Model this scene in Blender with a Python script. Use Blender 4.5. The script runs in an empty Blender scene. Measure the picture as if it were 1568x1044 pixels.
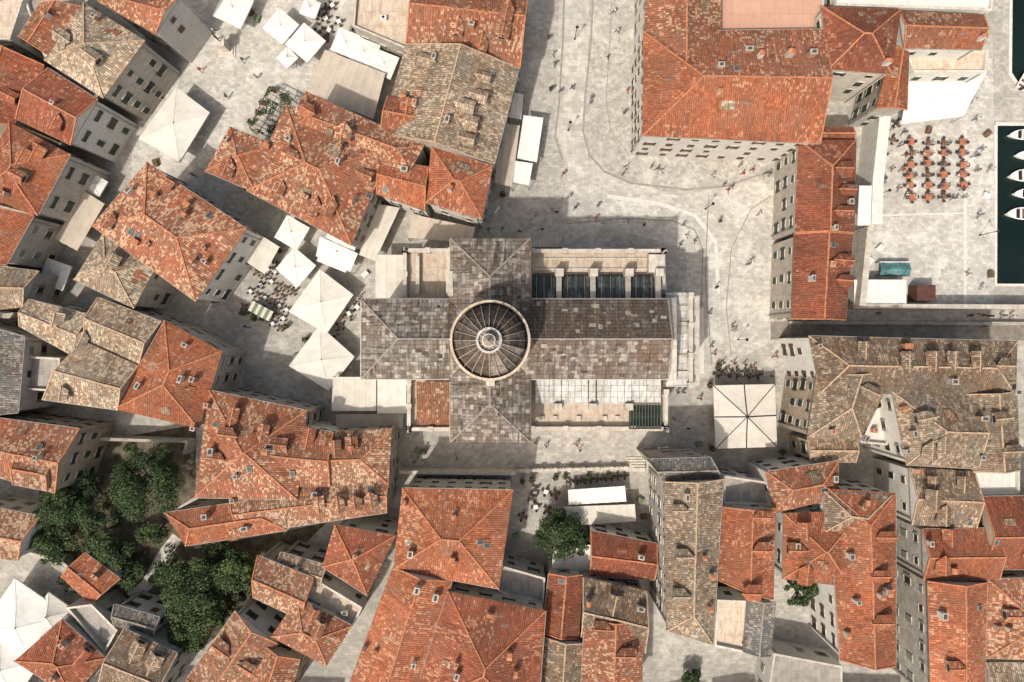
import bpy, math, random
from mathutils import Vector, Matrix, Quaternion
random.seed(7)
H=105.0
sc=bpy.context.scene
COL=sc.collection
Z=Vector((0,0,1))
def P(px,py,z=0.0):
    s=0.1*(H-z)/H
    return Vector(((px-784)*s,(522-py)*s,z))
# ---------------------------------------------------------------- materials
MATS={}
class NT:
    def __init__(s,name,rough=0.85):
        m=bpy.data.materials.new(name); m.use_nodes=True
        s.m=m; s.t=m.node_tree; s.n=s.t.nodes; s.b=s.n['Principled BSDF']
        s.b.inputs['Roughness'].default_value=rough
        s.b.inputs['Specular IOR Level'].default_value=0.3
        MATS[name]=m
    def link(s,a,b): s.t.links.new(a,b)
    def val(s,x,inp):
        if hasattr(x,'links'): s.link(x,inp)
        else: inp.default_value=x
    def math(s,op,a,b=0.0,c=None):
        n=s.n.new('ShaderNodeMath'); n.operation=op
        s.val(a,n.inputs[0]); s.val(b,n.inputs[1])
        if c is not None: s.val(c,n.inputs[2])
        return n.outputs[0]
    def mix(s,f,a,b,mode='MIX'):
        n=s.n.new('ShaderNodeMix'); n.data_type='RGBA'; n.blend_type=mode
        s.val(f,n.inputs[0])
        for x,i in ((a,6),(b,7)):
            if hasattr(x,'links'): s.link(x,n.inputs[i])
            else: n.inputs[i].default_value=(*x[:3],1)
        return n.outputs[2]
    def noise(s,vec,scale,detail=4,rough=0.55,out='Fac'):
        n=s.n.new('ShaderNodeTexNoise'); n.inputs['Scale'].default_value=scale
        n.inputs['Detail'].default_value=detail; n.inputs['Roughness'].default_value=rough
        if vec is not None: s.link(vec,n.inputs['Vector'])
        return n.outputs[out]
    def ramp(s,f,a,b,lo=0.0,hi=1.0):
        n=s.n.new('ShaderNodeMapRange'); n.inputs[1].default_value=a; n.inputs[2].default_value=b
        n.inputs[3].default_value=lo; n.inputs[4].default_value=hi
        s.link(f,n.inputs[0]); return n.outputs[0]
    def uv(s): return s.n.new('ShaderNodeTexCoord').outputs['UV']
    def gpos(s): return s.n.new('ShaderNodeNewGeometry').outputs['Position']
    def objrand(s): return s.n.new('ShaderNodeObjectInfo').outputs['Random']
    def stretch(s,vec,sx,sy,sz=1):
        n=s.n.new('ShaderNodeMapping'); n.inputs['Scale'].default_value=(sx,sy,sz); s.link(vec,n.inputs[0]); return n.outputs[0]
    def white(s,vec):
        n=s.n.new('ShaderNodeTexWhiteNoise'); n.noise_dimensions='3D'; s.link(vec,n.inputs['Vector']); return n.outputs['Value']
    def value(s,col,v):
        h=s.n.new('ShaderNodeHueSaturation'); s.link(col,h.inputs['Color']); s.link(v,h.inputs['Value']); return h.outputs[0]
    def bump(s,h,st=0.4,d=0.05):
        n=s.n.new('ShaderNodeBump'); n.inputs['Strength'].default_value=st; n.inputs['Distance'].default_value=d
        s.link(h,n.inputs['Height']); s.link(n.outputs[0],s.b.inputs['Normal'])
    def cell(s,uv,cw,ch,off=0.0):
        sep=s.n.new('ShaderNodeSeparateXYZ'); s.link(uv,sep.inputs[0])
        v=s.math('DIVIDE',sep.outputs[1],ch); fv=s.math('FLOOR',v)
        u=s.math('DIVIDE',sep.outputs[0],cw)
        if off: u=s.math('ADD',u,s.math('MULTIPLY',fv,off))
        fu=s.math('FLOOR',u)
        cmb=s.n.new('ShaderNodeCombineXYZ'); s.link(fu,cmb.inputs[0]); s.link(fv,cmb.inputs[1])
        s.link(s.objrand(),cmb.inputs[2])
        return cmb.outputs[0], s.math('FRACT',u), s.math('FRACT',v)
def scl(c,k): return tuple(x*k for x in c)

def tile_mat(name,base,light,mott=0.2,dark=0.35):
    t=NT(name,0.95); uv=t.uv(); g=t.gpos()
    cv,fu,fv=t.cell(uv,0.30,0.40)
    w=t.white(cv)
    col=t.mix(w,scl(base,0.62),scl(base,1.2))
    col=t.mix(t.ramp(t.noise(g,0.35,5,0.6),0.40,0.64,0,0.7),col,(base[0]*0.66,base[1]*0.95,base[2]*1.2))
    big=t.noise(g,0.22,3); mid=t.noise(g,1.1,5,0.65)
    k=t.math('ADD',w,t.math('MULTIPLY',t.math('SUBTRACT',mid,0.5),2.0))
    k=t.math('ADD',k,t.math('MULTIPLY',t.math('SUBTRACT',big,0.5),1.9))
    k=t.math('ADD',k,t.ramp(t.objrand(),0,1,-0.10,0.12))
    thr=1.06-mott*1.1
    m=t.ramp(k,thr,thr+0.15,0,0.92)
    col=t.mix(m,col,light)
    st=t.noise(t.stretch(uv,1.6,0.18),1.0,5,0.65)
    col=t.mix(t.ramp(st,0.50,0.68,0,0.5+dark*0.5),col,scl(base,0.40))
    dk=t.ramp(t.noise(g,1.9,6,0.72),0.51,0.68,0,min(0.95,dark*2.0))
    col=t.mix(dk,col,(0.085,0.065,0.05))
    lich=t.ramp(t.noise(g,0.6,7,0.75),0.56,0.68,0,0.35+dark*0.6)
    col=t.mix(lich,col,(0.20,0.165,0.125))
    big2=t.ramp(t.noise(g,0.12,2),0.35,0.65,0.76,1.12)
    rv=t.ramp(t.objrand(),0,1,0.80,1.10)
    mm=t.math('MULTIPLY',big2,rv)
    gr=t.math('ABSOLUTE',t.math('SUBTRACT',fu,0.5))
    grd=t.ramp(gr,0.28,0.5,1.0,0.66)
    crs=t.ramp(fv,0.0,0.18,0.76,1.0)
    mm=t.math('MULTIPLY',mm,t.math('MULTIPLY',grd,crs))
    t.link(t.value(col,mm),t.b.inputs['Base Color'])
    hh=t.math('SUBTRACT',t.math('SINE',t.math('MULTIPLY',fu,math.pi)),t.math('MULTIPLY',fv,0.3))
    hh=t.math('ADD',hh,t.math('MULTIPLY',w,0.25))
    t.bump(hh,0.7,0.07)
tile_mat('tile_orange',(0.405,0.132,0.062),(0.50,0.26,0.155),0.10,0.18)
tile_mat('tile_red',(0.325,0.098,0.05),(0.44,0.22,0.13),0.09,0.25)
tile_mat('tile_mottled',(0.385,0.14,0.072),(0.55,0.36,0.23),0.29,0.30)
tile_mat('tile_patchy',(0.38,0.165,0.09),(0.55,0.39,0.26),0.40,0.38)
tile_mat('tile_tan',(0.37,0.255,0.165),(0.53,0.43,0.31),0.38,0.45)
tile_mat('tile_old',(0.28,0.18,0.115),(0.47,0.35,0.24),0.32,0.55)
tile_mat('tile_grey',(0.20,0.175,0.145),(0.34,0.30,0.25),0.3,0.5)

def slab_mat(name,c1,c2,light,cw=0.9,ch=0.7,streak=0.6,brown=(0.15,0.095,0.06),lt=0.6):
    t=NT(name,0.85); uv=t.uv(); g=t.gpos()
    cv,fu,fv=t.cell(uv,cw,ch,0.5); w=t.white(cv)
    col=t.mix(w,c1,c2)
    col=t.mix(t.ramp(t.noise(g,0.30,4),0.42,0.60,0,0.7),col,brown)
    k=t.math('ADD',t.math('MULTIPLY',w,0.8),t.math('MULTIPLY',t.math('SUBTRACT',t.noise(g,0.7,6,0.72),0.5),3.4))
    col=t.mix(t.ramp(k,lt,lt+0.3,0,0.9),col,light)
    s1=t.noise(t.stretch(uv,1.2,0.13),1.0,5,0.7)
    col=t.mix(t.ramp(s1,0.52,0.64,0,streak),col,light)
    s2=t.noise(t.stretch(uv,1.7,0.16),0.9,6,0.7)
    col=t.mix(t.ramp(s2,0.51,0.62,0,min(1,streak*1.2)),col,scl(c1,0.40))
    col=t.mix(t.ramp(t.noise(g,2.8,6,0.75),0.50,0.66,0,0.7),col,scl(c1,0.42))
    e=t.math('MINIMUM',t.ramp(fu,0,0.08,0.42,1),t.ramp(fv,0,0.12,0.4,1))
    t.link(t.value(col,e),t.b.inputs['Base Color']); t.bump(t.math('ADD',e,t.math('MULTIPLY',w,0.5)),0.8,0.08)
slab_mat('slate',(0.11,0.095,0.083),(0.215,0.185,0.155),(0.40,0.36,0.305),0.8,0.6,0.6)
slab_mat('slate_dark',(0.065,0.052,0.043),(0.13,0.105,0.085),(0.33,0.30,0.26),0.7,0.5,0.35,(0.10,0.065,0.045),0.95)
slab_mat('slate_pale',(0.12,0.105,0.09),(0.24,0.215,0.185),(0.42,0.385,0.33),0.8,0.6,0.75)
slab_mat('lead_dark',(0.045,0.036,0.029),(0.085,0.066,0.052),(0.14,0.115,0.09),0.8,1.2,0.3)
slab_mat('lead_mid',(0.09,0.074,0.06),(0.14,0.118,0.095),(0.20,0.175,0.145),0.8,1.2,0.3)
slab_mat('lead_light',(0.20,0.175,0.145),(0.30,0.265,0.22),(0.38,0.34,0.29),0.8,1.2,0.3)
slab_mat('sheet_white',(0.46,0.455,0.43),(0.56,0.55,0.52),(0.64,0.63,0.59),1.2,1.0,0.3,(0.36,0.345,0.315))
slab_mat('sheet_teal',(0.03,0.05,0.048),(0.07,0.11,0.105),(0.17,0.20,0.19),0.5,2.0,0.5,(0.06,0.05,0.04))

def stone_mat(name,c,var=0.25,stain=(0.25,0.18,0.12),st=0.5,cw=0.9,ch=0.45):
    t=NT(name,0.9); uv=t.uv(); g=t.gpos()
    cv,fu,fv=t.cell(uv,cw,ch,0.5); w=t.white(cv)
    col=t.mix(w,scl(c,1-var),scl(c,1+var*0.5))
    col=t.mix(t.ramp(t.noise(g,0.8,6,0.7),0.48,0.72,0,st),col,stain)
    col=t.mix(t.ramp(t.noise(t.stretch(uv,1.5,0.25),1.2,5,0.7),0.48,0.72,0,st*0.9),col,scl(stain,0.9))
    col=t.mix(t.ramp(t.noise(g,4,5,0.7),0.5,0.8,0,st),col,scl(c,0.45))
    rv=t.ramp(t.objrand(),0,1,0.85,1.08)
    e=t.math('MINIMUM',t.ramp(fu,0,0.04,0.8,1),t.ramp(fv,0,0.07,0.8,1))
    t.link(t.value(col,t.math('MULTIPLY',e,rv)),t.b.inputs['Base Color']); t.bump(t.noise(g,6,5),0.3,0.03)
stone_mat('wall_cream',(0.53,0.485,0.41),0.12,(0.32,0.27,0.21),0.55)
stone_mat('wall_stone',(0.42,0.395,0.35),0.2,(0.23,0.195,0.15),0.7)
stone_mat('wall_ochre',(0.45,0.36,0.27),0.12,(0.27,0.21,0.15),0.6)
stone_mat('wall_white',(0.63,0.61,0.56),0.06,(0.42,0.39,0.34),0.45)
stone_mat('stone_white',(0.60,0.56,0.485),0.14,(0.33,0.26,0.18),0.7)
stone_mat('terrace_cream',(0.58,0.49,0.39),0.08,(0.34,0.23,0.15),0.8,2.5,2.0)
stone_mat('terrace_salmon',(0.56,0.33,0.24),0.05,(0.46,0.28,0.20),0.5,2,2)
stone_mat('terrace_grey',(0.36,0.335,0.30),0.15,(0.2,0.17,0.14),0.7,1.2,1.2)

def flat_mat(name,c,rough=0.6,var=0.15,sc_=2.0,metal=0):
    t=NT(name,rough); g=t.gpos()
    n=t.noise(g,sc_,4)
    col=t.mix(t.ramp(n,0.3,0.7),scl(c,1-var),scl(c,1+var*0.6))
    t.link(col,t.b.inputs['Base Color']); t.b.inputs['Metallic'].default_value=metal
flat_mat('shutter_green',(0.03,0.055,0.042)); flat_mat('shutter_brown',(0.10,0.055,0.035)); flat_mat('shutter_grey',(0.20,0.20,0.18))
flat_mat('glass_dark',(0.025,0.026,0.028),0.35); flat_mat('skylight_glass',(0.06,0.085,0.09),0.45)
flat_mat('ridge_tile',(0.42,0.175,0.09),0.9,0.4,3); flat_mat('ridge_tan',(0.42,0.30,0.20),0.9,0.4,3); flat_mat('ridge_grey',(0.27,0.24,0.205),0.9,0.35,3)
flat_mat('fascia',(0.33,0.27,0.20),0.9,0.35)
flat_mat('metal_grey',(0.28,0.265,0.24),0.6); flat_mat('black_metal',(0.02,0.02,0.022),0.5)
flat_mat('wood',(0.15,0.09,0.055),0.7,0.4,4); flat_mat('bark',(0.09,0.06,0.04),0.9)
flat_mat('orange_cloth',(0.37,0.145,0.085),0.9,0.4,1.5); flat_mat('wicker',(0.075,0.05,0.04),0.8); flat_mat('white_paint',(0.70,0.69,0.65),0.6,0.08)
flat_mat('teal_tarp',(0.08,0.19,0.19),0.6,0.5,2.5); flat_mat('red_paint',(0.11,0.05,0.04),0.6,.3); flat_mat('green_paint',(0.14,0.20,0.10),0.6)
flat_mat('skin',(0.42,0.25,0.18)); flat_mat('bronze',(0.06,0.06,0.05),0.5,0.2,8)
flat_mat('chimney_brick',(0.38,0.22,0.15),0.9,0.3,5); flat_mat('soot',(0.07,0.06,0.05),0.9)
flat_mat('car_white',(0.72,0.72,0.72),0.25,0.02); flat_mat('rubber',(0.02,0.02,0.02),0.8)
for i,c in enumerate([(0.03,0.03,0.035),(0.6,0.58,0.55),(0.06,0.08,0.14),(0.35,0.05,0.04),(0.12,0.12,0.12),(0.22,0.18,0.12),(0.10,0.16,0.24)]): flat_mat('cloth_%d'%i,c,0.9)
flat_mat('hair',(0.04,0.025,0.018))
def fabric(name,c):
    t=NT(name,0.95); g=t.gpos()
    col=t.mix(t.ramp(t.noise(g,0.7,5,0.65),0.4,0.7),c,scl(c,0.82))
    col=t.mix(t.ramp(t.noise(g,5,4),0.55,0.8,0,0.3),col,scl(c,0.65))
    t.link(col,t.b.inputs['Base Color']); t.bump(t.noise(g,1.2,3),0.35,0.15)
fabric('fabric_white',(0.70,0.69,0.65)); fabric('fabric_cream',(0.58,0.545,0.475)); fabric('fabric_beige',(0.47,0.41,0.335)); fabric('fabric_ivory',(0.63,0.60,0.54))
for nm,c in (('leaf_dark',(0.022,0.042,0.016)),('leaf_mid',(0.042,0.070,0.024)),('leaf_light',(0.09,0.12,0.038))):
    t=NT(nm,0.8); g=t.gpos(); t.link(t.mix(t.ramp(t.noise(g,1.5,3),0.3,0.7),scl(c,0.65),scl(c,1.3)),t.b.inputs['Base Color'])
t=NT('water_sea',0.2); g=t.gpos(); t.link(t.mix(t.ramp(t.noise(g,0.15,3),0.3,0.7),(0.003,0.009,0.008),(0.006,0.015,0.012)),t.b.inputs['Base Color']); t.bump(t.noise(g,2.2,5),0.3,0.06)
def paving(name,c,big=0.5,mot=0.5,ang=0.0,cw=0.75,ch=0.45):
    t=NT(name,0.88); g=t.gpos()
    mp=t.n.new('ShaderNodeMapping'); mp.inputs['Rotation'].default_value[2]=ang; t.link(g,mp.inputs[0])
    cv,fu,fv=t.cell(mp.outputs[0],cw,ch,0.5); w=t.white(cv)
    col=t.mix(w,scl(c,0.76),scl(c,1.14))
    vo=t.n.new('ShaderNodeTexVoronoi'); vo.inputs['Scale'].default_value=1.5; t.link(g,vo.inputs['Vector'])
    sp=t.n.new('ShaderNodeSeparateColor'); t.link(vo.outputs['Color'],sp.inputs[0])
    col=t.mix(t.math('MULTIPLY',sp.outputs[0],0.36),col,scl(c,0.60))
    n1=t.noise(g,0.11,7,0.68); col=t.mix(t.ramp(n1,0.44,0.62,0,big),col,scl((c[0],c[1]*0.98,c[2]*0.94),0.60))
    n2=t.noise(g,1.5,8,0.78); col=t.mix(t.ramp(n2,0.49,0.64,0,mot),col,scl(c,0.46))
    n3=t.noise(g,0.27,7,0.72); col=t.mix(t.ramp(n3,0.52,0.64,0,0.7),col,scl(c,1.22))
    n4=t.noise(g,0.9,3,0.5); col=t.mix(t.ramp(n4,0.66,0.72,0,0.5),col,scl(c,0.45))
    e=t.math('MINIMUM',t.ramp(fu,0,0.07,0.76,1),t.ramp(fv,0,0.10,0.76,1))
    t.link(t.value(col,e),t.b.inputs['Base Color']); t.bump(t.math('ADD',t.math('MULTIPLY',e,0.3),n2),0.35,0.03)
paving('paving_stone',(0.435,0.415,0.37),.5,.6)
paving('paving_pale',(0.53,0.51,0.46),0.5,0.6,0.1)
paving('paving_avenue',(0.49,0.47,0.42),0.3,0.4,0.02,1.3,0.9)
paving('paving_dark',(0.26,0.235,0.20),0.5,0.7,0.4)
paving('paving_cobble',(0.47,0.45,0.405),0.5,0.9,0.8,0.5,0.5)
flat_mat('drain_stone',(0.27,0.255,0.225),0.9,0.25,2); flat_mat('kerb_stone',(0.58,0.56,0.51),0.9,0.15,2)
flat_mat('earth',(0.11,0.095,0.065),0.95,0.6,0.8)

# ---------------------------------------------------------------- mesh builder
class MB:
    def __init__(s): s.v=[];s.f=[];s.m=[];s.names=[];s.uv=[]
    def mi(s,n):
        if n not in s.names: s.names.append(n)
        return s.names.index(n)
    def face(s,pts,mat):
        b=len(s.v); s.v+=[tuple(p) for p in pts]; s.f.append(tuple(range(b,b+len(pts)))); s.m.append(s.mi(mat))
        n=Vector((0,0,0))
        for i in range(len(pts)):
            a=pts[i]; c=pts[(i+1)%len(pts)]
            n+=Vector(((a.y-c.y)*(a.z+c.z),(a.z-c.z)*(a.x+c.x),(a.x-c.x)*(a.y+c.y)))
        if n.length<1e-9: n=Vector((0,0,1))
        n.normalize()
        if abs(n.z)>0.999: h=Vector((1,0,0)); sdir=Vector((0,1,0))
        else:
            h=Z.cross(n).normalized(); sdir=n.cross(h)
        for p in pts: s.uv.append((p.dot(h),p.dot(sdir)))
    def box(s,c,a,b,d,mat):
        k=[c-a-b-d,c+a-b-d,c+a+b-d,c-a+b-d,c-a-b+d,c+a-b+d,c+a+b+d,c-a+b+d]
        for q in ((3,2,1,0),(4,5,6,7),(0,1,5,4),(1,2,6,5),(2,3,7,6),(3,0,4,7)): s.face([k[i] for i in q],mat)
    def beam(s,p,q,w,h,mat):
        d=(q-p); L=d.length
        if L<1e-4: return
        d/=L; sd=d.cross(Z)
        if sd.length<1e-3: sd=Vector((1,0,0))
        sd.normalize(); up=sd.cross(d)
        s.box((p+q)/2,d*L/2,sd*w/2,up*h/2,mat)
    def cyl(s,p,r0,r1,h,mat,n=10,cap=True):
        a=[p+Vector((r0*math.cos(t*2*math.pi/n),r0*math.sin(t*2*math.pi/n),0)) for t in range(n)]
        b=[p+Vector((r1*math.cos(t*2*math.pi/n),r1*math.sin(t*2*math.pi/n),h)) for t in range(n)]
        for i in range(n):
            j=(i+1)%n; s.face([a[i],a[j],b[j],b[i]],mat)
        if cap: s.face(b,mat)
    def prism(s,top,z0,mat,topmat=None):
        n=len(top); bot=[Vector((p.x,p.y,z0)) for p in top]
        s.face(top,topmat or mat)
        for i in range(n):
            j=(i+1)%n; s.face([bot[i],bot[j],top[j],top[i]],mat)
    def obj(s,name,parent=None,smooth=False):
        if not s.f: return None
        me=bpy.data.meshes.new(name); me.from_pydata(s.v,[],s.f)
        for n in s.names: me.materials.append(MATS[n])
        me.polygons.foreach_set('material_index',s.m)
        ul=me.uv_layers.new(name='UVMap'); ul.data.foreach_set('uv',[c for u in s.uv for c in u])
        if smooth: me.polygons.foreach_set('use_smooth',[True]*len(s.f))
        me.update()
        o=bpy.data.objects.new(name,me); COL.objects.link(o)
        if parent: o.parent=parent
        return o
def empty(name,loc=(0,0,0)):
    e=bpy.data.objects.new(name,None); COL.objects.link(e); e.location=loc; return e
def ccw(pts):
    a=sum(pts[i].x*pts[(i+1)%len(pts)].y-pts[(i+1)%len(pts)].x*pts[i].y for i in range(len(pts)))
    return a>0
def inset(pts,d):
    n=len(pts); out=[]
    for i in range(n):
        p0=pts[i-1];p=pts[i];p1=pts[(i+1)%n]
        e0=(p-p0);e1=(p1-p); e0.z=0;e1.z=0; e0.normalize();e1.normalize()
        n0=Vector((-e0.y,e0.x,0)); n1=Vector((-e1.y,e1.x,0))
        b=(n0+n1); k=b.dot(n0)
        out.append(p+b*(d/max(k,0.3)))
    return out
def inside(pt,poly):
    c=False;n=len(poly)
    for i in range(n):
        a=poly[i];b=poly[i-1]
        if (a.y>pt.y)!=(b.y>pt.y) and pt.x<(b.x-a.x)*(pt.y-a.y)/(b.y-a.y+1e-12)+a.x: c=not c
    return c
# ---------------------------------------------------------------- buildings
BLD=[]; FACES=[]; FOOT=[]
class Bld:
    def __init__(s,name):
        s.e=empty(name); s.walls=MB(); s.roof=MB(); s.win=MB(); s.det=MB(); s.ridge=MB(); BLD.append(s)
    def fin(s):
        s.walls.obj('walls',s.e); s.roof.obj('roof',s.e); s.win.obj('windows',s.e); s.det.obj('roof_details',s.e); s.ridge.obj('ridge_tiles',s.e)
def windows(b,foot,z0,z1,shut,wm,rows=None):
    n=len(foot)
    for i in range(n):
        a=foot[i];c=foot[(i+1)%n]; e=c-a; e.z=0; L=e.length
        if L<2.2: continue
        e/=L; nn=Vector((e.y,-e.x,0))
        k=max(1,int((L-0.8)/random.uniform(2.1,2.9))); st=rows or max(1,int((z1-z0-0.6)/2.5)); sh=(z1-z0-0.5)/st
        for r in range(st):
            zc=z0+0.3+sh*(r+0.5)
            ww=random.uniform(.40,.50); hh_=random.uniform(.62,.78) if r<st-1 or st<3 else .45
            for q in range(k):
                if random.random()<0.10: continue
                o=Vector((a.x,a.y,0))+e*(L*(q+0.5)/k+random.uniform(-.12,.12))+Z*zc
                w,h=ww,hh_
                b.win.box(o+nn*0.02,e*w,nn*0.03,Z*h,'glass_dark')
                b.win.box(o+nn*0.05-Z*(h+0.06),e*(w+0.12),nn*0.08,Z*0.05,'stone_white')
                b.win.box(o+nn*0.04+Z*(h+0.06),e*(w+0.10),nn*0.06,Z*0.05,'stone_white')
                if random.random()<0.5: b.win.box(o+nn*0.055,e*0.025,nn*0.02,Z*h,'wood')
                if random.random()<0.45:
                    for sg in (-1,1): b.win.box(o+e*sg*(w+0.22)+nn*0.08,e*0.20,nn*0.03,Z*h,shut)
                elif random.random()<.7:
                    b.win.box(o+nn*0.08,e*(w),nn*0.03,Z*h,shut)
        if L>6:
            p=Vector((a.x,a.y,0))+e*(L-.5)+nn*.12; b.win.beam(p+Z*z0,p+Z*(z1),.12,.12,'metal_grey')
def rmat(mat): return 'ridge_tan' if mat in('tile_tan','tile_old') else ('ridge_grey' if mat in('slate','slate_pale','tile_grey') else 'ridge_tile')
def block(b,q,z,mat='tile_mottled',ends='auto',ax=None,wall=None,win=True,pitch=0.45,shut=None,z0=0.0,ov=0.3,par=0.6,noit=False,mat2=None):
    wall=wall or random.choice(['wall_cream','wall_stone','wall_stone','wall_ochre','wall_white'])
    shut=shut or random.choice(['shutter_green','shutter_green','shutter_brown','shutter_grey'])
    z=z+random.uniform(-0.12,0.12)
    c=[P(x,y,z) for x,y in q]
    if len(c)==4 and ends!='flat':
        if ax is None:
            l0=(c[1]-c[0]).length+(c[3]-c[2]).length; l1=(c[2]-c[1]).length+(c[0]-c[3]).length
            ax=0 if l0>=l1 else 1
        if ax==1: c=c[1:]+c[:1]
    if not ccw(c): c=[c[3],c[2],c[1],c[0]]
    FOOT.append([p.copy() for p in c])
    if ends=='flat':
        f=c; b.walls.prism([Vector((p.x,p.y,z-par)) for p in f],z0,wall,mat)
        n=len(f); inn=inset(f,0.28)
        for i in range(n):
            j=(i+1)%n
            o1,o2,i1,i2=f[i],f[j],inn[i],inn[j]
            b.walls.face([o1,o2,i2,i1],'stone_white')
            b.walls.face([o1-Z*par,o2-Z*par,o2,o1],wall)
            b.walls.face([i2-Z*par,i1-Z*par,i1,i2],wall)
        if win: windows(b,f,z0,z-par,shut,wall)
        FACES.append((b,[Vector((p.x,p.y,z-par)) for p in inn],'flat',mat))
        return
    if ends=='auto': ends=random.choice(['hh','hh','gg'])
    m0=(c[0]+c[3])/2; m1=(c[1]+c[2])/2; ax_=(m1-m0); L=ax_.length; d=ax_/L
    w=((c[0]-c[3]).length+(c[1]-c[2]).length)/2
    ins=min(w/2,L/2-0.01)
    r0=m0+(d*ins if ends[0]=='h' else Vector((0,0,0))); r1=m1-(d*ins if ends[1]=='h' else Vector((0,0,0)))
    rise=w/2*pitch; r0=r0+Z*rise; r1=r1+Z*rise
    fs=[]
    fs.append([c[0],c[1],r1,r0]); fs.append([c[2],c[3],r0,r1])
    tri=[([c[3],c[0],r0],ends[0]),([c[1],c[2],r1],ends[1])]
    for fi,f in enumerate(fs):
        K=max(2,int((f[1]-f[0]).length/1.6)); J=4
        mt=mat2 if (mat2 and fi==1) else mat
        def pt(u,v):
            p=f[0].lerp(f[1],u).lerp(f[3].lerp(f[2],u),v)
            if 0<v<1 and 0<u<1: p=p+Z*random.uniform(-.05,.03)-Z*.08*math.sin(math.pi*v)
            return p
        if mat.startswith('tile'):
            grid=[[pt(i/K,j/J) for j in range(J+1)] for i in range(K+1)]
            for i in range(K):
                for j in range(J): b.roof.face([grid[i][j],grid[i+1][j],grid[i+1][j+1],grid[i][j+1]],mt)
        else: b.roof.face(f,mt)
    for f,k in tri:
        if k=='h': b.roof.face(f,mat); fs.append(f)
        else: b.walls.face(f,wall)
    lo=[p-Z*0.16 for p in c]
    for i in range(4):
        j=(i+1)%4; b.roof.face([lo[i],lo[j],c[j],c[i]],'fascia')
    b.roof.face(lo[::-1],'fascia')
    rm=rmat(mat)
    def rline(p,q,w):
        n=max(1,int((q-p).length/1.4)); pr=p
        for i in range(1,n+1):
            nx=p.lerp(q,i/n)
            if i<n: nx=nx+Vector((random.uniform(-.03,.03),random.uniform(-.03,.03),random.uniform(-.04,.01)))
            b.ridge.beam(pr,nx,w*random.uniform(.85,1.1),0.12,rm); pr=nx
    up=Z*0.04
    rline(r0+up,r1+up,.22)
    for (i,r,k) in ((0,r0,ends[0]),(3,r0,ends[0]),(1,r1,ends[1]),(2,r1,ends[1])):
        rline(c[i]+up,r+up,.19 if k=='h' else .17)
    ft=inset(c,ov)
    b.walls.prism([Vector((p.x,p.y,z-0.15)) for p in ft],z0,wall)
    if win: windows(b,ft,z0,z-0.3,shut,wall)
    for i in (0,2): b.det.beam(c[i]-Z*0.06,c[(i+1)%4]-Z*0.06,0.13,0.10,'metal_grey' if random.random()<.6 else 'wood')
    for f in fs: FACES.append((b,f,'noit' if noit else 'slope',mat))
def normal(f):
    n=(f[1]-f[0]).cross(f[2]-f[0]).normalized()
    return n if n.z>0 else -n
def hit(px,py):
    C=Vector((0,0,H)); d=P(px,py,0)-C; best=None
    for (b,f,k,mat) in FACES:
        n=normal(f); t=(f[0]-C).dot(n)/d.dot(n); p=C+d*t
        if inside(p,f) and (best is None or p.z>best[0].z): best=(p,n,b,k,mat)
    return best
def basis(n):
    d=Vector((n.x,n.y,0))
    if d.length<1e-4: return Vector((0,-1,0)),Vector((1,0,0)),0.0
    t=d.length/n.z; d.normalize(); return d,Vector((-d.y,d.x,0)),t
def dormer(p,n,b,mat,w=0.62,hf=0.75):
    d,s,t=basis(n)
    if t<0.1: return
    hr=hf+w*.5; M=b.det
    wl=random.choice(['wall_cream','wall_ochre','wall_stone'])
    p=p+d*0.9
    A=p-s*w;B=p+s*w; A1=A+Z*hf;B1=B+Z*hf;R=p+Z*hr
    A2=A1-d*hf/t;B2=B1-d*hf/t;R2=R-d*hr/t
    M.face([A-Z*.1,B-Z*.1,B1,R,A1],wl); M.face([A,A1,A2],wl); M.face([B,B2,B1],wl)
    o=d*0.22; e=s*0.16; dn=Z*0.07
    M.face([A1+o-e-dn,R+o+Z*.03,R2+Z*.03,A2-e-dn],mat); M.face([R+o+Z*.03,B1+o+e-dn,B2+e-dn,R2+Z*.03],mat)
    M.beam(R+o+Z*.06,R2+Z*.06,0.16,0.09,rmat(mat))
    M.box(p+d*0.02+Z*hf*0.5,s*w*0.55,d*0.02,Z*hf*0.36,'glass_dark')
    M.box(p+d*0.03+Z*hf*0.5,s*0.03,d*0.025,Z*hf*0.36,'wood')
def chimney(p,n,b,mat):
    a=random.uniform(.2,.34); bb=random.uniform(.2,.48); h=random.uniform(0.6,1.3); d,s,t=basis(n)
    w=random.choice(['wall_cream','wall_stone','wall_ochre','chimney_brick','wall_white','chimney_brick']); M=b.det
    M.box(p+Z*(h/2-0.25),s*bb,d*a,Z*(h/2+0.25),w)
    k=random.random()
    if k<.4:
        M.box(p+Z*(h+0.05),s*(bb+.07),d*(a+.07),Z*0.05,'wall_stone')
        M.box(p+Z*(h+0.16),s*bb*.6,d*a*.55,Z*0.08,'soot')
    elif k<.75:
        R=p+Z*(h+.32)
        for sg in (-1,1): M.face([p+s*sg*(bb+.08)-d*(a+.05)+Z*(h+.08),p+s*sg*(bb+.08)+d*(a+.05)+Z*(h+.08),R+d*(a+.05),R-d*(a+.05)][::sg],'ridge_tile')
        M.box(p+Z*(h+0.04),s*(bb-.04),d*(a-.04),Z*0.06,'soot')
    else:
        M.box(p+Z*(h+0.03),s*(bb+.05),d*(a+.05),Z*0.04,'chimney_brick'); M.cyl(p+Z*(h+.05),.12,.10,.35,'ridge_tile',8)
def skylight(p,n,b,mat):
    d,s,t=basis(n); dd=(d*n.z-Z*Vector((n.x,n.y,0)).length)
    if t<0.1: dd=d
    b.det.box(p+n*0.05,s*0.34,dd*0.46,n*0.07,'metal_grey'); b.det.box(p+n*0.11,s*0.27,dd*0.38,n*0.03,'skylight_glass')
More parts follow.
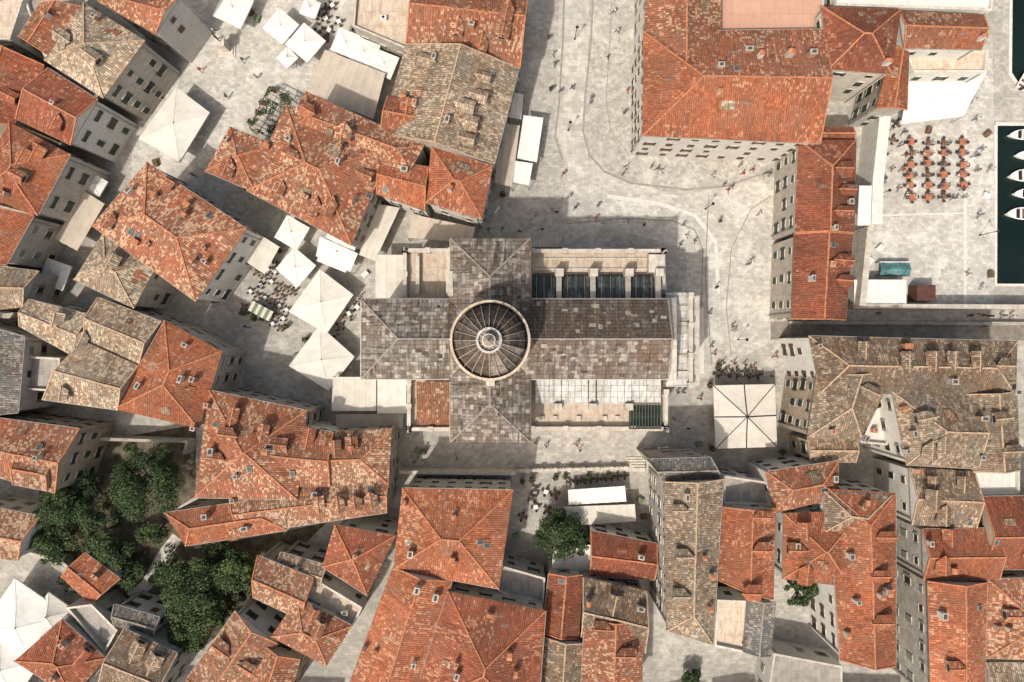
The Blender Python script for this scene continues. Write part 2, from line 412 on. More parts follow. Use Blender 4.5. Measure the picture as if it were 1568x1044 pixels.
def acunit(p,n,b,mat):
    d,s,t=basis(n); b.det.box(p+Z*0.35,s*.45,d*.3,Z*.32,'white_paint'); b.det.cyl(p+Z*0.67,.22,.22,.04,'black_metal',8)
def dish(p,n,b,mat):
    M=b.det; M.cyl(p-Z*.2,.025,.025,2.2,'metal_grey',5)
    for k in range(5): M.beam(p+Z*1.9+Vector((-.5+.25*k,-.3,0)),p+Z*1.9+Vector((-.5+.25*k,.3,0)),.02,.02,'metal_grey')
    M.beam(p+Z*1.9+Vector((-.6,0,0)),p+Z*1.9+Vector((.6,0,0)),.03,.03,'metal_grey')
def replaced_tiles(p,n,b,mat):
    d,s,t=basis(n)
    if t<.1: return
    dd=(d*n.z-Z*Vector((n.x,n.y,0)).length)
    m2=random.choice(['tile_tan','tile_patchy','tile_orange','tile_red','tile_old'])
    for _ in range(random.randint(1,4)):
        w=random.uniform(.25,.8); h=random.uniform(.25,.7)
        b.det.box(p+s*random.uniform(-.9,.9)+dd*random.uniform(-.7,.7)+n*(0.03+.004*_),s*w,dd*h,n*0.035,m2)
HS=0.80
def G(name,*blocks,hs=None):
    b=Bld(name)
    for bl in blocks:
        q,z,mat=bl[:3]; kw=bl[3] if len(bl)>3 else {}
        block(b,q,z*(hs or HS),mat,**kw)
    return b
O,R_,M_,PA,T,OL,GR='tile_orange','tile_red','tile_mottled','tile_patchy','tile_tan','tile_old','tile_grey'
FL=lambda **k: dict(ends='flat',**k)
# --- left diagonal row
G('stone_townhouse',([(178,-8),(278,-8),(238,52),(150,2)],13.5,M_,dict(ends='gg',wall='wall_white')),([(128,4),(222,62),(158,150),(68,92)],14,T,dict(ends='hh',wall='wall_cream')),)
G('stone_townhouse',([(74,104),(150,152),(108,222),(24,182)],13.6,R_,dict(ends='gg',wall='wall_white')),([(14,186),(108,236),(58,330),(-50,300)],13,O,dict(ends='hh',wall='wall_cream')))
G('stone_townhouse',([(-30,60),(68,100),(22,190),(-60,200)],12.5,R_,dict(ends='gg')),([(-40,310),(52,330),(10,405),(-60,400)],12.5,O,dict(ends='gg',wall='wall_cream')))
G('stone_townhouse',([(30,-20),(140,-8),(120,20),(68,90),(20,62)],11,'terrace_grey',FL(wall='wall_white')),([(60,5),(125,10),(75,85),(28,55)],14,M_,dict(ends='gg')),)
G('white_guesthouse',([(-60,-60),(48,-40),(15,60),(-60,60)],12,'terrace_cream',FL(wall='wall_white')),)
# --- block between squares
G('corner_townhouse',([(225,248),(378,350),(300,462),(140,345)],12.5,M_,dict(ends='hh',wall='wall_white')),([(158,356),(242,402),(205,472),(113,428)],11.5,T,dict(ends='hh')))
G('stone_townhouse',([(45,458),(138,482),(112,545),(30,500)],11,T,dict(ends='gg')),([(150,455),(247,492),(212,560),(128,520)],12,T,dict(ends='gg')),([(128,522),(212,560),(180,628),(65,612)],12.3,T,dict(ends='gg')))
G('stone_townhouse',([(252,490),(340,538),(304,656),(175,626)],12.5,O,dict(ends='hh',wall='wall_stone')))
G('stone_townhouse',([(-60,480),(38,515),(28,632),(-60,640)],11,GR,dict(ends='gg')),([(38,545),(92,548),(88,600),(34,596)],9,'terrace_grey',FL()))
G('stone_townhouse',([(-60,400),(60,415),(35,470),(-60,480)],10,T,dict(ends='gg')))
G('market_palace',([(438,160),(600,225),(538,376),(378,292)],12.5,M_,dict(ends='hh')),([(352,194),(425,222),(390,294),(314,262)],12.3,M_,dict(ends='hh')),([(468,140),(650,222),(628,262),(430,205)],12.6,M_,dict(ends='hh')))
G('merchant_house',([(640,-30),(812,-30),(796,104),(622,66)],12,M_,dict(ends='gg')),([(622,66),(795,104),(757,252),(583,205)],11.5,T,dict(ends='gg',ax=1)),([(594,147),(668,160),(660,216),(583,200)],12.5,O,dict(ends='gg')))
G('merchant_house',([(583,243),(656,255),(650,322),(577,297)],11.8,O,dict(ends='gg')),([(660,224),(755,254),(738,336),(652,310)],12.2,O,dict(ends='hh',wall='wall_white')))
G('courtyard_building',([(545,-20),(640,-10),(625,76),(540,40)],7,'terrace_cream',FL()),)
# --- lower left
G('old_convent',([(320,597),(470,628),(455,765),(298,762)],12.5,M_,dict(ends='hh')),([(400,640),(510,662),(505,745),(395,745)],12.2,M_,dict(ends='gg',ax=0)),([(455,664),(600,656),(595,742),(450,745)],11.7,PA,dict(ends='gh',ax=0)),([(350,752),(596,728),(592,785),(372,818)],11.3,PA,dict(ends='gg')),([(252,785),(425,760),(440,812),(284,836)],11.0,O,dict(ends='hh')))
G('stone_townhouse',([(-60,632),(122,656),(84,755),(-60,715)],12,M_,dict(ends='gg',wall='wall_ochre')),([(30,690),(84,700),(72,752),(20,742)],12.9,PA,dict(ends='gg',wall='wall_ochre')))
G('stone_townhouse',([(-40,770),(62,790),(28,858),(-40,850)],8,PA,dict(ends='gg',wall='wall_white')))
G('garden_cottage',([(130,846),(184,886),(140,926),(94,884)],6,O,dict(ends='gg')))
G('stone_townhouse',([(95,948),(162,1008),(110,1070),(22,1012)],9,R_,dict(ends='hh')))
G('stone_townhouse',([(100,930),(140,925),(180,965),(160,1000)],8,'terrace_grey',FL()),([(190,962),(272,1000),(240,1080),(150,1050)],10,OL,dict(ends='gg')),([(175,925),(245,945),(235,975),(175,958)],8,GR,dict(ends='gg')))
G('stone_townhouse',([(360,935),(425,985),(372,1070),(285,1040)],10,PA,dict(ends='gg')),([(395,850),(480,885),(462,950),(388,915)],10.5,PA,dict(ends='gg')),([(480,885),(555,930),(540,960),(465,925)],9.5,'terrace_cream',FL()),([(455,915),(540,958),(500,1020),(415,975)],11,M_,dict(ends='hh')),([(400,985),(460,1010),(440,1080),(370,1070)],10,M_,dict(ends='gg')),([(430,845),(500,865),(490,900),(420,880)],9,OL,dict(ends='gg')))
G('stone_townhouse',([(512,803),(606,820),(562,912),(493,868)],11,R_,dict(ends='hh')))
G('bishops_palace',([(616,747),(786,750),(764,902),(602,872)],13,O,dict(ends='hh',wall='wall_stone')),([(602,868),(692,890),(645,1075),(530,1060)],12.5,O,dict(ends='gg')),([(686,905),(836,935),(822,1120),(628,1085)],13,R_,dict(ends='hh',wall='wall_stone')))
G('courtyard_house',([(765,865),(835,885),(832,932),(762,905)],8,'terrace_grey',FL()),([(840,878),(892,880),(886,978),(830,968)],9,R_,dict(ends='gg')),([(905,812),(1006,832),(1002,888),(903,882)],8,R_,dict(ends='gg')))
G('stone_townhouse',([(893,884),(990,905),(988,1000),(890,975)],10.5,OL,dict(ends='gg')),([(895,945),(985,950),(982,1100),(888,1080)],11,M_,dict(ends='gg')),([(830,975),(900,985),(890,1090),(825,1090)],9.5,OL,dict(ends='gg')))
G('stone_townhouse',([(1018,738),(1108,734),(1092,988),(1021,966)],13.5,T,dict(ends='gh',wall='wall_stone')),([(990,703),(1088,700),(1106,738),(1018,740)],12,GR,dict(ends='gg')),hs=.95)
G('stone_townhouse',([(1105,776),(1188,778),(1184,918),(1100,888)],12.5,O,dict(ends='gg')),([(1108,728),(1175,738),(1180,775),(1108,772)],9,'terrace_grey',FL()),([(1144,918),(1188,922),(1180,1005),(1138,998)],11,GR,dict(ends='gg')),([(1098,918),(1146,920),(1142,1000),(1094,990)],10,'terrace_cream',FL(wall='wall_white')))
G('stone_townhouse',([(1172,722),(1285,705),(1283,762),(1185,786)],11.5,M_,dict(ends='hh')),([(1268,748),(1372,755),(1372,1020),(1286,1010)],12.8,O,dict(ends='hg')),([(1200,786),(1320,782),(1302,898),(1198,886)],12,O,dict(ends='hh')),([(1262,752),(1366,758),(1345,830),(1262,815)],13,OL,dict(ends='hh')))
G('stone_townhouse',([(1185,1000),(1290,1020),(1290,1120),(1170,1100)],7,'terrace_grey',FL(wall='wall_white')))
G('rector_terrace_house',([(1238,514),(1558,522),(1556,606),(1256,602)],12.5,OL,dict(ends='hh',wall='wall_white')),([(1250,575),(1368,570),(1320,672),(1236,670)],12.2,T,dict(ends='gh')),([(1362,570),(1420,580),(1490,606),(1497,718),(1388,712)],11.8,'terrace_grey',FL()),([(1366,600),(1495,602),(1498,718),(1388,712)],12.7,T,dict(ends='hg')),([(1478,604),(1558,600),(1562,720),(1490,722)],12.6,T,dict(ends='gg')),hs=.92)
G('stone_townhouse',([(1320,628),(1366,622),(1360,682),(1318,678)],9,'wall_white',FL(wall='wall_white')),([(1236,672),(1312,670),(1310,708),(1240,706)],9.5,OL,dict(ends='gg')))
G('stone_townhouse',([(1392,716),(1492,722),(1495,808),(1396,804)],12.6,OL,dict(ends='gg',ax=0)),([(1492,722),(1562,718),(1562,758),(1495,760)],11,'wall_white',FL(wall='wall_white')))
G('stone_townhouse',([(1412,810),(1525,808),(1530,888),(1414,888)],12.5,O,dict(ends='gg')),([(1504,760),(1620,758),(1620,872),(1508,872)],12.0,R_,dict(ends='gg')))
G('stone_townhouse',([(1420,890),(1512,892),(1508,1090),(1425,1080)],13,O,dict(ends='gg')),([(1512,886),(1640,884),(1640,1012),(1510,1008)],12.5,M_,dict(ends='hh')),([(1510,1014),(1640,1014),(1640,1120),(1510,1120)],12,T,dict(ends='gg')))
# --- top right
G('rector_palace',([(985,48),(1262,44),(1256,220),(984,208)],14,O,dict(ends='hg',ax=0,wall='wall_white',pitch=0.40,mat2='tile_mottled')),([(990,-90),(1104,-90),(1104,120),(986,120)],13.9,M_,dict(ends='gg',ax=1,wall='wall_white',pitch=0.405)),([(1100,-90),(1262,-90),(1262,52),(1100,50)],11.5,'terrace_salmon',FL(wall='wall_white')),hs=.78)
G('city_hall',([(1258,10),(1380,14),(1366,114),(1268,106)],15,R_,dict(ends='hh',wall='wall_cream')),([(1376,16),(1506,22),(1503,76),(1384,74)],13,M_,dict(ends='gg')),([(1366,74),(1392,76),(1389,168),(1342,166)],11,O,dict(ends='gg')),([(1280,-90),(1530,-90),(1520,16),(1280,8)],11,'wall_white',FL(wall='wall_white')),([(1386,78),(1514,76),(1510,110),(1400,110)],9,'terrace_cream',FL(wall='wall_white')))
G('harbour_gate_house',([(1222,214),(1311,214),(1308,356),(1216,356)],11.5,R_,dict(ends='hg',wall='wall_cream')),([(1216,358),(1306,358),(1295,490),(1212,488)],11.2,R_,dict(ends='gg',wall='wall_cream')),([(1255,194),(1306,194),(1308,216),(1250,216)],10,R_,dict(ends='gg')))
for (x0,y0,x1,y1) in [(-420,-330,-90,-60),(-420,-60,-110,380),(-420,400,-110,1060),(-420,1140,1750,1340),(1660,520,1850,1100),(60,-330,800,-120),(990,-380,1500,-140)]:
    y=y0
    while y<y1-60:
        x=x0
        while x<x1-50:
            w=random.uniform(80,140); hh=random.uniform(80,120)
            if x+w<x1+60:
                G('stone_townhouse',([(x,y),(x+w-12,y+random.uniform(-6,6)),(x+w-14,y+hh-14),(x+2,y+hh-10)],random.uniform(10,12.5),random.choice([O,M_,R_,T,PA]),dict(win=False)))
            x+=w
        y+=120
# ---------------------------------------------------------------- cathedral
cat=Bld('cathedral')
block(cat,[(553,458),(750,458),(750,580),(553,580)],16.2,'slate_pale',ends='hg',ax=0,wall='stone_white',pitch=0.46,noit=True,ov=0.5,win=False)
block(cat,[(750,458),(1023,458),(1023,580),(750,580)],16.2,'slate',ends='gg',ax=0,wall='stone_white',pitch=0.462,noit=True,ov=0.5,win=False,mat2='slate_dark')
block(cat,[(690,365),(690,677),(812,677),(812,365)],16.4,'slate_pale',ends='hh',ax=0,wall='stone_white',pitch=0.46,noit=True,ov=0.5,win=False,mat2='slate')
CM=MB()
def pbox(M,x0,y0,x1,y1,z0,z1,mat,top=None):
    t=[P(x0,y1,z1),P(x1,y1,z1),P(x1,y0,z1),P(x0,y0,z1)]
    M.prism(t,z0,mat,top)
pbox(CM,618,380,700,458,0,11.2,'stone_white','terrace_cream'); pbox(CM,808,382,1020,462,0,11.2,'stone_white','terrace_cream')
pbox(CM,624,575,700,660,0,11.2,'stone_white','terrace_cream'); pbox(CM,808,575,1022,660,0,11.2,'stone_white','terrace_cream')
def balustrade(M,pts,z):
    for i in range(len(pts)-1):
        a=P(*pts[i],z+1.0);b=P(*pts[i+1],z+1.0)
        M.beam(a,b,0.5,0.2,'stone_white'); M.beam(a-Z*.95,b-Z*.95,0.45,0.18,'stone_white')
        L=(b-a).length;n=int(L/0.55)
        for k in range(n+1):
            p=a+(b-a)*(k/max(n,1)); M.cyl(p-Z*.9,.10,.10,.8,'stone_white',6,False)
        for k in range(int(L/5)+2):
            p=a+(b-a)*(k/(int(L/5)+1)); M.box(p-Z*.4,Vector((.36,0,0)),Vector((0,.36,0)),Z*.62,'stone_white')
z=11.2
balustrade(CM,[(690,383),(620,383),(620,456)],z); balustrade(CM,[(815,384),(1016,384),(1016,440)],z)
balustrade(CM,[(626,586),(626,657),(692,657)],z); balustrade(CM,[(815,656),(1020,656),(1020,600)],z)
def slope(M,x0,y0,z0,x1,y1,z1,mat,th=0.15):
    a=[P(x0,y0,z0),P(x1,y0,z0),P(x1,y1,z1),P(x0,y1,z1)]
    if not ccw(a): a=a[::-1]
    M.face(a,mat); lo=[p-Z*th for p in a]; M.face(lo[::-1],mat)
    for i in range(4):
        j=(i+1)%4; M.face([lo[i],lo[j],a[j],a[i]],'stone_white')
for i,(xa,xb) in enumerate([(816,850),(862,902),(914,956),(968,1004)]):
    slope(CM,xa,422,12.0,xb,459,14.5,'sheet_teal')
    for k in range(7):
        x=xa+(xb-xa)*k/6; CM.beam(P(x,422,12.1),P(x,459,14.6),0.06,0.1,'metal_grey' if k%2 else 'soot')
for x in (856,908,962,1008):
    CM.prism([P(x-4,459,14.9),P(x+4,459,14.9),P(x+4,418,12.6),P(x-4,418,12.6)],11,'stone_white')
    CM.box(P(x,418,12.4),Vector((.55,0,0)),Vector((0,.5,0)),Z*1.1,'stone_white')
CM.face([P(816,458,11.6),P(1004,458,11.6),P(1004,418,11.6),P(816,418,11.6)],'lead_dark')
for y in (396,412): CM.beam(P(815,y,11.3),P(1008,y,11.3),.25,.2,'stone_white')
CM.box(P(1004,404,11.9),Vector((1.1,0,0)),Vector((0,1.2,0)),Z*.8,'stone_white')
for i,(xa,xb) in enumerate([(820,848),(860,900),(914,956),(968,1012)]):
    slope(CM,xa,618,12.0,xb,579,14.5,'sheet_white')
    for k in range(1,4):
        x=xa+(xb-xa)*k/4; CM.beam(P(x,617,12.15),P(x,580,14.6),0.05,0.06,'metal_grey')
for x in (854,907,962):
    CM.prism([P(x-5,619,12.2),P(x+5,619,12.2),P(x+5,579,14.7),P(x-5,579,14.7)],11,'stone_white','sheet_white')
    CM.box(P(x,622,12.2),Vector((.5,0,0)),Vector((0,.45,0)),Z*1.0,'stone_white')
for x in (830,850,886,926,945): CM.box(P(x,640,11.35),Vector((.3,0,0)),Vector((0,.3,0)),Z*.2,'stone_white')
slope(CM,638,652,11.7,690,584,14.3,'tile_patchy')
for k in range(11): CM.beam(P(965+k*4.6,620,12.6),P(965+k*4.6,657,12.6),0.16,0.2,'shutter_green')
for y in (621,638,656): CM.beam(P(963,y,12.4),P(1012,y,12.4),0.14,0.14,'shutter_green')
CM.face([P(963,657,11.24),P(1012,657,11.24),P(1012,620,11.24),P(963,620,11.24)],'lead_dark')
CM.beam(P(688,386,13),P(688,452,13),0.6,3.0,'stone_white'); CM.beam(P(640,392,11.7),P(640,450,11.7),0.5,0.9,'stone_white')
CM.box(P(695,436,14),Vector((.6,0,0)),Vector((0,1.6,0)),Z*2.5,'stone_white')
# facade
pbox(CM,1020,448,1061,592,0,13.2,'stone_white','sheet_white')
a,b_,c=P(1022,456,14.6),P(1022,586,14.6),P(1022,520,18.2); sh=Vector((1.2,0,0))
CM.face([b_+sh,a+sh,c+sh],'stone_white'); CM.face([a,b_,c],'stone_white'); CM.face([a,c,c+sh,a+sh],'stone_white'); CM.face([c,b_,b_+sh,c+sh],'stone_white')
CM.prism([b_,b_+sh,a+sh,a],10,'stone_white')
for y in (470,495,545,570): CM.beam(P(1034,y,13.3),P(1059,y,13.3),.4,.3,'stone_white')
balustrade(CM,[(1058,452),(1058,590)],13.2)
fx=P(1061,520,13.2).x
for y in (455,490,550,588): CM.cyl(Vector((fx+.55,P(0,y,13.2).y,0)),.5,.45,12,'stone_white',10)
CM.beam(Vector((fx+.5,P(0,452,13.2).y,12.3)),Vector((fx+.5,P(0,591,13.2).y,12.3)),1.1,.6,'stone_white')
for y in (470,520,571): CM.box(Vector((fx+.03,P(1061,y,13.2).y,2.2 if y==520 else 6)),Vector((.05,0,0)),Vector((0,1.1,0)),Z*(2.2 if y==520 else 1.4),'glass_dark')
for x in (650,840,885,935,985):
    for (y,s_) in ((380,1),(660,-1)):
        p=P(x,y,11.2); CM.box(Vector((p.x,p.y+0.03*s_,6.5)),Vector((.9,0,0)),Vector((0,.05,0)),Z*2,'glass_dark'); CM.box(Vector((p.x,p.y+0.06*s_,8.7)),Vector((1.15,0,0)),Vector((0,.12,0)),Z*.15,'stone_white')
for (x0,y0,x1,y1) in ((553,459.5,688,459.5),(814,459.5,1022,459.5),(553,578.5,688,578.5),(814,578.5,1022,578.5),(691.5,366,691.5,456),(810.5,366,810.5,456),(691.5,584,691.5,676),(810.5,584,810.5,676),(555,460,555,578)):
    CM.beam(P(x0,y0,15.95),P(x1,y1,15.95),.5,.3,'stone_white')
# loose slabs, patched sheets and white-washed repairs lying on the nave and transept roofs
rs=random.Random(5)
for _ in range(230):
    nave=rs.random()<.65
    if nave: px,py=rs.uniform(560,1018),rs.uniform(464,575)
    else: px,py=rs.uniform(696,806),rs.choice([rs.uniform(372,455),rs.uniform(585,670)])
    if (px-750)**2+(py-521)**2<68**2: continue
    h=hit(px,py)
    if not h or h[3]!='noit': continue
    d,s,t=basis(h[1]); dd=(d*h[1].z-Z*Vector((h[1].x,h[1].y,0)).length)
    CM.box(h[0]+h[1]*rs.uniform(.015,.03),s*rs.uniform(.2,.5),dd*rs.uniform(.15,.3),h[1]*.03,rs.choice(['lead_light','ridge_grey','lead_mid','lead_dark','lead_mid','terrace_grey']))
CM.obj('aisles_and_facade',cat.e)
# dome
DM=MB(); DZ=-1.7; dc=P(750,521,24); dc.z=0; Rr=6.2*(H-22.8)/H
N=24
def ring(r,z): return [Vector((dc.x+r*math.cos(2*math.pi*i/N),dc.y+r*math.sin(2*math.pi*i/N),z+DZ)) for i in range(N)]
N2=48
def band(r0,z0,r1,z1,matf):
    global N
    if not callable(matf):
        N=N2
    A=ring(r0,z0);B=ring(r1,z1)
    for i in range(N):
        j=(i+1)%N; DM.face([A[i],A[j],B[j],B[i]],matf(i) if callable(matf) else matf)
    N=24
band(Rr-.35,16,Rr-.35,23.6,'stone_white'); band(Rr-.35,23.6,Rr,23.9,'stone_white'); band(Rr,23.9,Rr,24.5,'stone_white'); band(Rr,24.5,Rr-.30,24.52,'terrace_cream'); band(Rr-.30,24.52,Rr-.32,24.0,'wall_stone'); band(Rr-.32,24.0,Rr-.75,24.0,'lead_dark')
def gore(i):
    a=360*(i+.5)/N
    random.seed(i*13+5)
    if 275<a<345: return random.choice(['lead_light','lead_mid','lead_light'])
    return random.choice(['lead_dark','lead_dark','lead_mid'])
r0=Rr-.6; prof=[(r0*math.cos(t*math.pi/2*0.86/7),24.0+4.2*math.sin(t*math.pi/2*0.86/7)) for t in range(8)]
for a,b_ in zip(prof,prof[1:]): band(a[0],a[1],b_[0],b_[1],gore)
for i in range(N):
    an=2*math.pi*i/N
    u=Vector((math.cos(an),math.sin(an),0))
    for a,b_ in zip(prof,prof[1:]): DM.beam(dc+u*(a[0]+.02)+Z*(a[1]+DZ),dc+u*(b_[0]+.02)+Z*(b_[1]+.02+DZ),.10,.24,'ridge_grey')
for i in range(8):
    an=2*math.pi*(i+.5)/8; u=Vector((math.cos(an),math.sin(an),0)); s=Vector((-u.y,u.x,0))
    DM.box(dc+u*(Rr-.33)+Z*(20.8+DZ),s*.6,u*.06,Z*1.3,'glass_dark')
random.seed(11)
rl=1.45; LZ=DZ-.9
dcl=dc+Z*LZ
def lband(r0,z0,r1,z1,m):
    global DZ
    o=DZ; DZ=LZ; band(r0,z0,r1,z1,m); DZ=o
lband(rl+.05,28.3,rl+.05,29.5,'stone_white'); lband(rl+.05,29.5,rl-.22,29.52,'sheet_white'); lband(rl-.22,29.52,rl-.22,29.1,'stone_white'); lband(rl-.22,29.1,.5,29.1,'ridge_grey')
for i in range(12):
    an=2*math.pi*i/12; u=Vector((math.cos(an),math.sin(an),0)); DM.cyl(dcl+u*.72+Z*29.1,.07,.07,1.3,'stone_white',6); DM.beam(dcl+u*.5+Z*29.2,dcl+u*1.2+Z*29.2,.08,.1,'sheet_white')
DM.cyl(dcl+Z*29.1,.5,.5,1.3,'glass_dark',12); DM.cyl(dcl+Z*30.4,.80,.76,.12,'stone_white',16); DM.cyl(dcl+Z*30.52,.7,.1,.55,'ridge_grey',8); DM.cyl(dcl+Z*31.05,.12,.12,.4,'bronze',6)
DM.beam(dcl+Z*31.4,dcl+Z*32.3,.06,.06,'bronze')
DM.beam(dc+Vector((.3,-Rr+.8,24.5+DZ)),dc+Vector((.15,-1.6,28.0+DZ)),.28,.35,'lead_light')
DM.box(dc+Vector((0,-Rr-.2,22.9+DZ-4)),Vector((.5,0,0)),Vector((0,.5,0)),Z*4.5,'stone_white')
DM.obj('dome_and_lantern',cat.e)

# ---------------------------------------------------------------- roof items
for x,y in [(100,60),(145,90),(120,130),(90,190),(120,180),(40,240),(30,270),(190,40),(470,170),(528,205),(445,240),(430,290),(480,320),(505,320),(560,270),(350,260),(555,170),
 (775,25),(770,50),(700,45),(735,75),(610,100),(650,95),(740,120),(715,165),(735,150),(720,190),(715,215),(625,165),
 (255,285),(305,300),(175,400),(170,340),(350,665),(405,660),(360,635),(475,665),(330,700),(430,680),(515,685),(540,680),(490,770),(520,770),(545,768),(570,765),(130,520),(90,490),(100,600),
 (1385,550),(1425,550),(1455,550),(1492,550),(1330,600),(1320,535),(1535,560),(1410,640),(1440,680),(1420,690),(1530,640),(1545,690),(1425,740),(1425,760),(1440,790),(1470,740),
 (1230,880),(1230,810),(1215,840),(1345,880),(1355,820),(1350,950),(1165,790),(1165,840),(1150,905),(1440,865),(1450,820),(1040,780),(1045,850),(1040,910),(1290,260),(1295,292),(1290,325),(1290,400),(1290,430),
 (415,930),(480,940),(490,960),(340,990),(380,1020),(215,990),(240,1010),(920,960),(940,920),(960,1000),(60,235),(20,150),(130,1000),(1545,940),(1460,1020)]:
    h=hit(x,y)
    if h and h[3]=='slope': dormer(h[0],h[1],h[2],h[4],random.uniform(.6,1.0),random.uniform(.6,.85))
for x,y in [(1102,102),(1100,142),(1207,85),(1240,85),(1355,98),(1500,60),(1275,375),(1272,405),(1275,350),(630,845),(735,830),(640,900),(668,912),(750,940),(560,990),(700,1030),(780,1000),(605,110),(620,150),(685,185),(700,235),(690,290),(605,80),(665,90),(280,580),(215,590),(300,400),(315,380),(240,300),(270,275),(30,75),(75,25),(210,370),(350,215),(410,225),(520,250),(590,290),(300,655),(410,690),(360,765),(320,620),(620,770),(545,850),(1050,760),(1088,880),(1085,930),(1180,830),(1190,870),(1300,850),(1295,970),(1345,910),(1270,660),(1320,670),(1380,625),(1500,640),(1500,700),(1385,690),(1400,720),(1485,800),(1420,830),(1525,830),(1440,940),(1500,930),(1525,960),(1550,600),(1250,530),(980,850),(860,890),(980,930),(900,920),(1300,310),(1010,840),(60,700),(100,985),(455,870),(530,935),(440,990),(150,880),(85,160),(150,30)]:
    h=hit(x,y)
    if h and h[3]!='noit': (chimney if random.random()<.9 else skylight)(h[0],h[1],h[2],h[4])
for x,y in [(330,650),(412,685),(382,718),(448,725),(566,750),(210,360),(200,355),(320,330),(690,290),(1290,735),(60,685),(565,300),(1260,750),(1128,105),(835,750),(745,835)]:
    h=hit(x,y)
    if h and h[3]=='slope': skylight(h[0],h[1],h[2],h[4])
for (b,f,k,mat) in list(FACES):
    c=sum(f,Vector())/len(f)
    px=784+c.x*10*H/(H-c.z); py=522-c.y*10*H/(H-c.z)
    if not(-40<px<1610 and -40<py<1090) or k=='noit': continue
    n=normal(f); ar=(f[1]-f[0]).length*(f[2]-f[1]).length
    cnt=int(ar/55)+ (random.random()<.5)
    for _ in range(min(cnt,4)):
        ww=[random.random()+.25 for _ in f]; s=sum(ww); p=Vector((0,0,0))
        for q,w in zip(f,ww): p+=q*(w/s)
        q=hit(784+p.x*10*H/(H-p.z),522-p.y*10*H/(H-p.z))
        if q is None or (q[0]-p).length>0.2: continue
        if k=='flat': random.choice([acunit,chimney,acunit,dish])(p,n,b,mat)
        else: random.choice([chimney,dish,replaced_tiles,dish])(p,n,b,mat)
for b in BLD: b.fin()
# ---------------------------------------------------------------- ground
def sheet(name,pts,z,mat):
    m=MB(); q=[P(x,y,0) for x,y in pts]; q=[Vector((p.x,p.y,z)) for p in q]
    if not ccw(q): q=q[::-1]
    m.face(q,mat); return m.obj(name)
m=MB(); S=1500; m.face([Vector((-S,-S,0)),Vector((S,-S,0)),Vector((S,S,0)),Vector((-S,S,0))],'paving_stone'); m.obj('ground')
sheet('paved_square',[(870,250),(1040,300),(1185,270),(1185,520),(1060,590),(1050,380),(860,330)],0.004,'paving_pale')
sheet('paved_square',[(210,0),(560,-60),(560,60),(460,140),(300,260),(200,300)],0.004,'paving_pale')
sheet('quay_pavement',[(1318,170),(1520,60),(1522,190),(1522,470),(1300,470)],0.004,'paving_pale')
sheet('avenue_pavement',[(868,-400),(908,-400),(900,120),(893,190),(912,250),(970,285),(870,250),(850,200)],0.008,'paving_avenue')
sheet('cobbled_pavement',[(912,-400),(1000,-400),(1000,240),(1180,250),(1110,284),(1050,289),(968,279),(928,260),(905,236),(895,200),(898,150),(907,60)],0.010,'paving_cobble')
sheet('promenade',[(1180,492),(2000,492),(2000,522),(1180,520)],0.006,'paving_dark')
sheet('garden_soil',[(60,690),(300,650),(300,760),(250,790),(300,840),(500,800),(430,870),(400,920),(300,1000),(180,930),(60,840)],0.005,'earth')
sheet('sea_water',[(1524,192),(6000,192),(6000,436),(1524,436)],0.01,'water_sea')
sheet('sea_water',[(1546,-3000),(6000,-3000),(6000,124),(1552,126),(1546,112)],0.01,'water_sea')
def ribbon(name,pts,w,z,mat,h=0.0):
    m=MB(); q=[P(x,y,0) for x,y in pts]
    for i in range(len(q)-1):
        d=(q[i+1]-q[i]).normalized(); d2=(q[min(i+2,len(q)-1)]-q[min(i+1,len(q)-2)]).normalized(); d0=(q[i]-q[max(i-1,0)]).normalized() if i else d
        na=(d0+d); na=Vector((-na.y,na.x,0)).normalized()*w/2; nb=(d+d2); nb=Vector((-nb.y,nb.x,0)).normalized()*w/2
        t=[q[i]-na,q[i+1]-nb,q[i+1]+nb,q[i]+na]
        t=[p+Z*z for p in t]
        if h>0: m.prism(t,0,mat)
        else: m.face(t,mat)
    return m.obj(name)
ribbon('drain_channel',[(866,-100),(862,60),(856,160),(850,210),(862,245)],0.3,.014,'drain_stone')
ribbon('drain_channel',[(912,-100),(905,60),(896,150),(893,200),(903,238),(925,262),(965,280),(1050,290),(1110,285),(1180,262)],0.32,.014,'drain_stone')
ribbon('drain_channel',[(940,-100),(934,60),(928,150),(935,200),(965,240)],0.15,.018,'drain_stone')
ribbon('drain_channel',[(1085,300),(1080,420),(1090,560)],0.18,.014,'drain_stone')
ribbon('drain_channel',[(870,342),(960,334),(1030,338),(1064,352),(1076,382),(1074,470)],0.2,.018,'drain_stone')
ribbon('drain_channel',[(1180,300),(1150,320),(1120,380),(1112,470),(1120,545)],0.16,.018,'drain_stone')
ribbon('paving_band',[(1064,300),(1130,330),(1176,400)],0.5,.012,'paving_avenue'); ribbon('paving_band',[(930,300),(1010,312),(1064,330),(1096,370),(1100,450)],0.6,.013,'kerb_stone')
ribbon('quay_kerb',[(1524,192),(1524,436),(1700,438)],0.5,.15,'kerb_stone',.15)
ribbon('quay_kerb',[(1700,190),(1524,190)],0.5,.153,'kerb_stone',.15)
ribbon('quay_kerb',[(1550,-300),(1546,112),(1556,127),(1700,127)],0.5,.15,'kerb_stone',.15)
ribbon('paving_band',[(1478,200),(1478,466)],0.5,.012,'kerb_stone'); ribbon('paving_band',[(1340,330),(1478,326)],0.25,.013,'kerb_stone')
ribbon('city_wall',[(1292,470),(1700,472)],0.7,3.0,'stone_white',3.0)
ribbon('harbour_parapet',[(1205,494),(1700,496)],0.5,1.0,'wall_stone',1.0)
ribbon('terrace_wall',[(1330,178),(1318,290),(1316,352)],1.6,5,'wall_white',5)
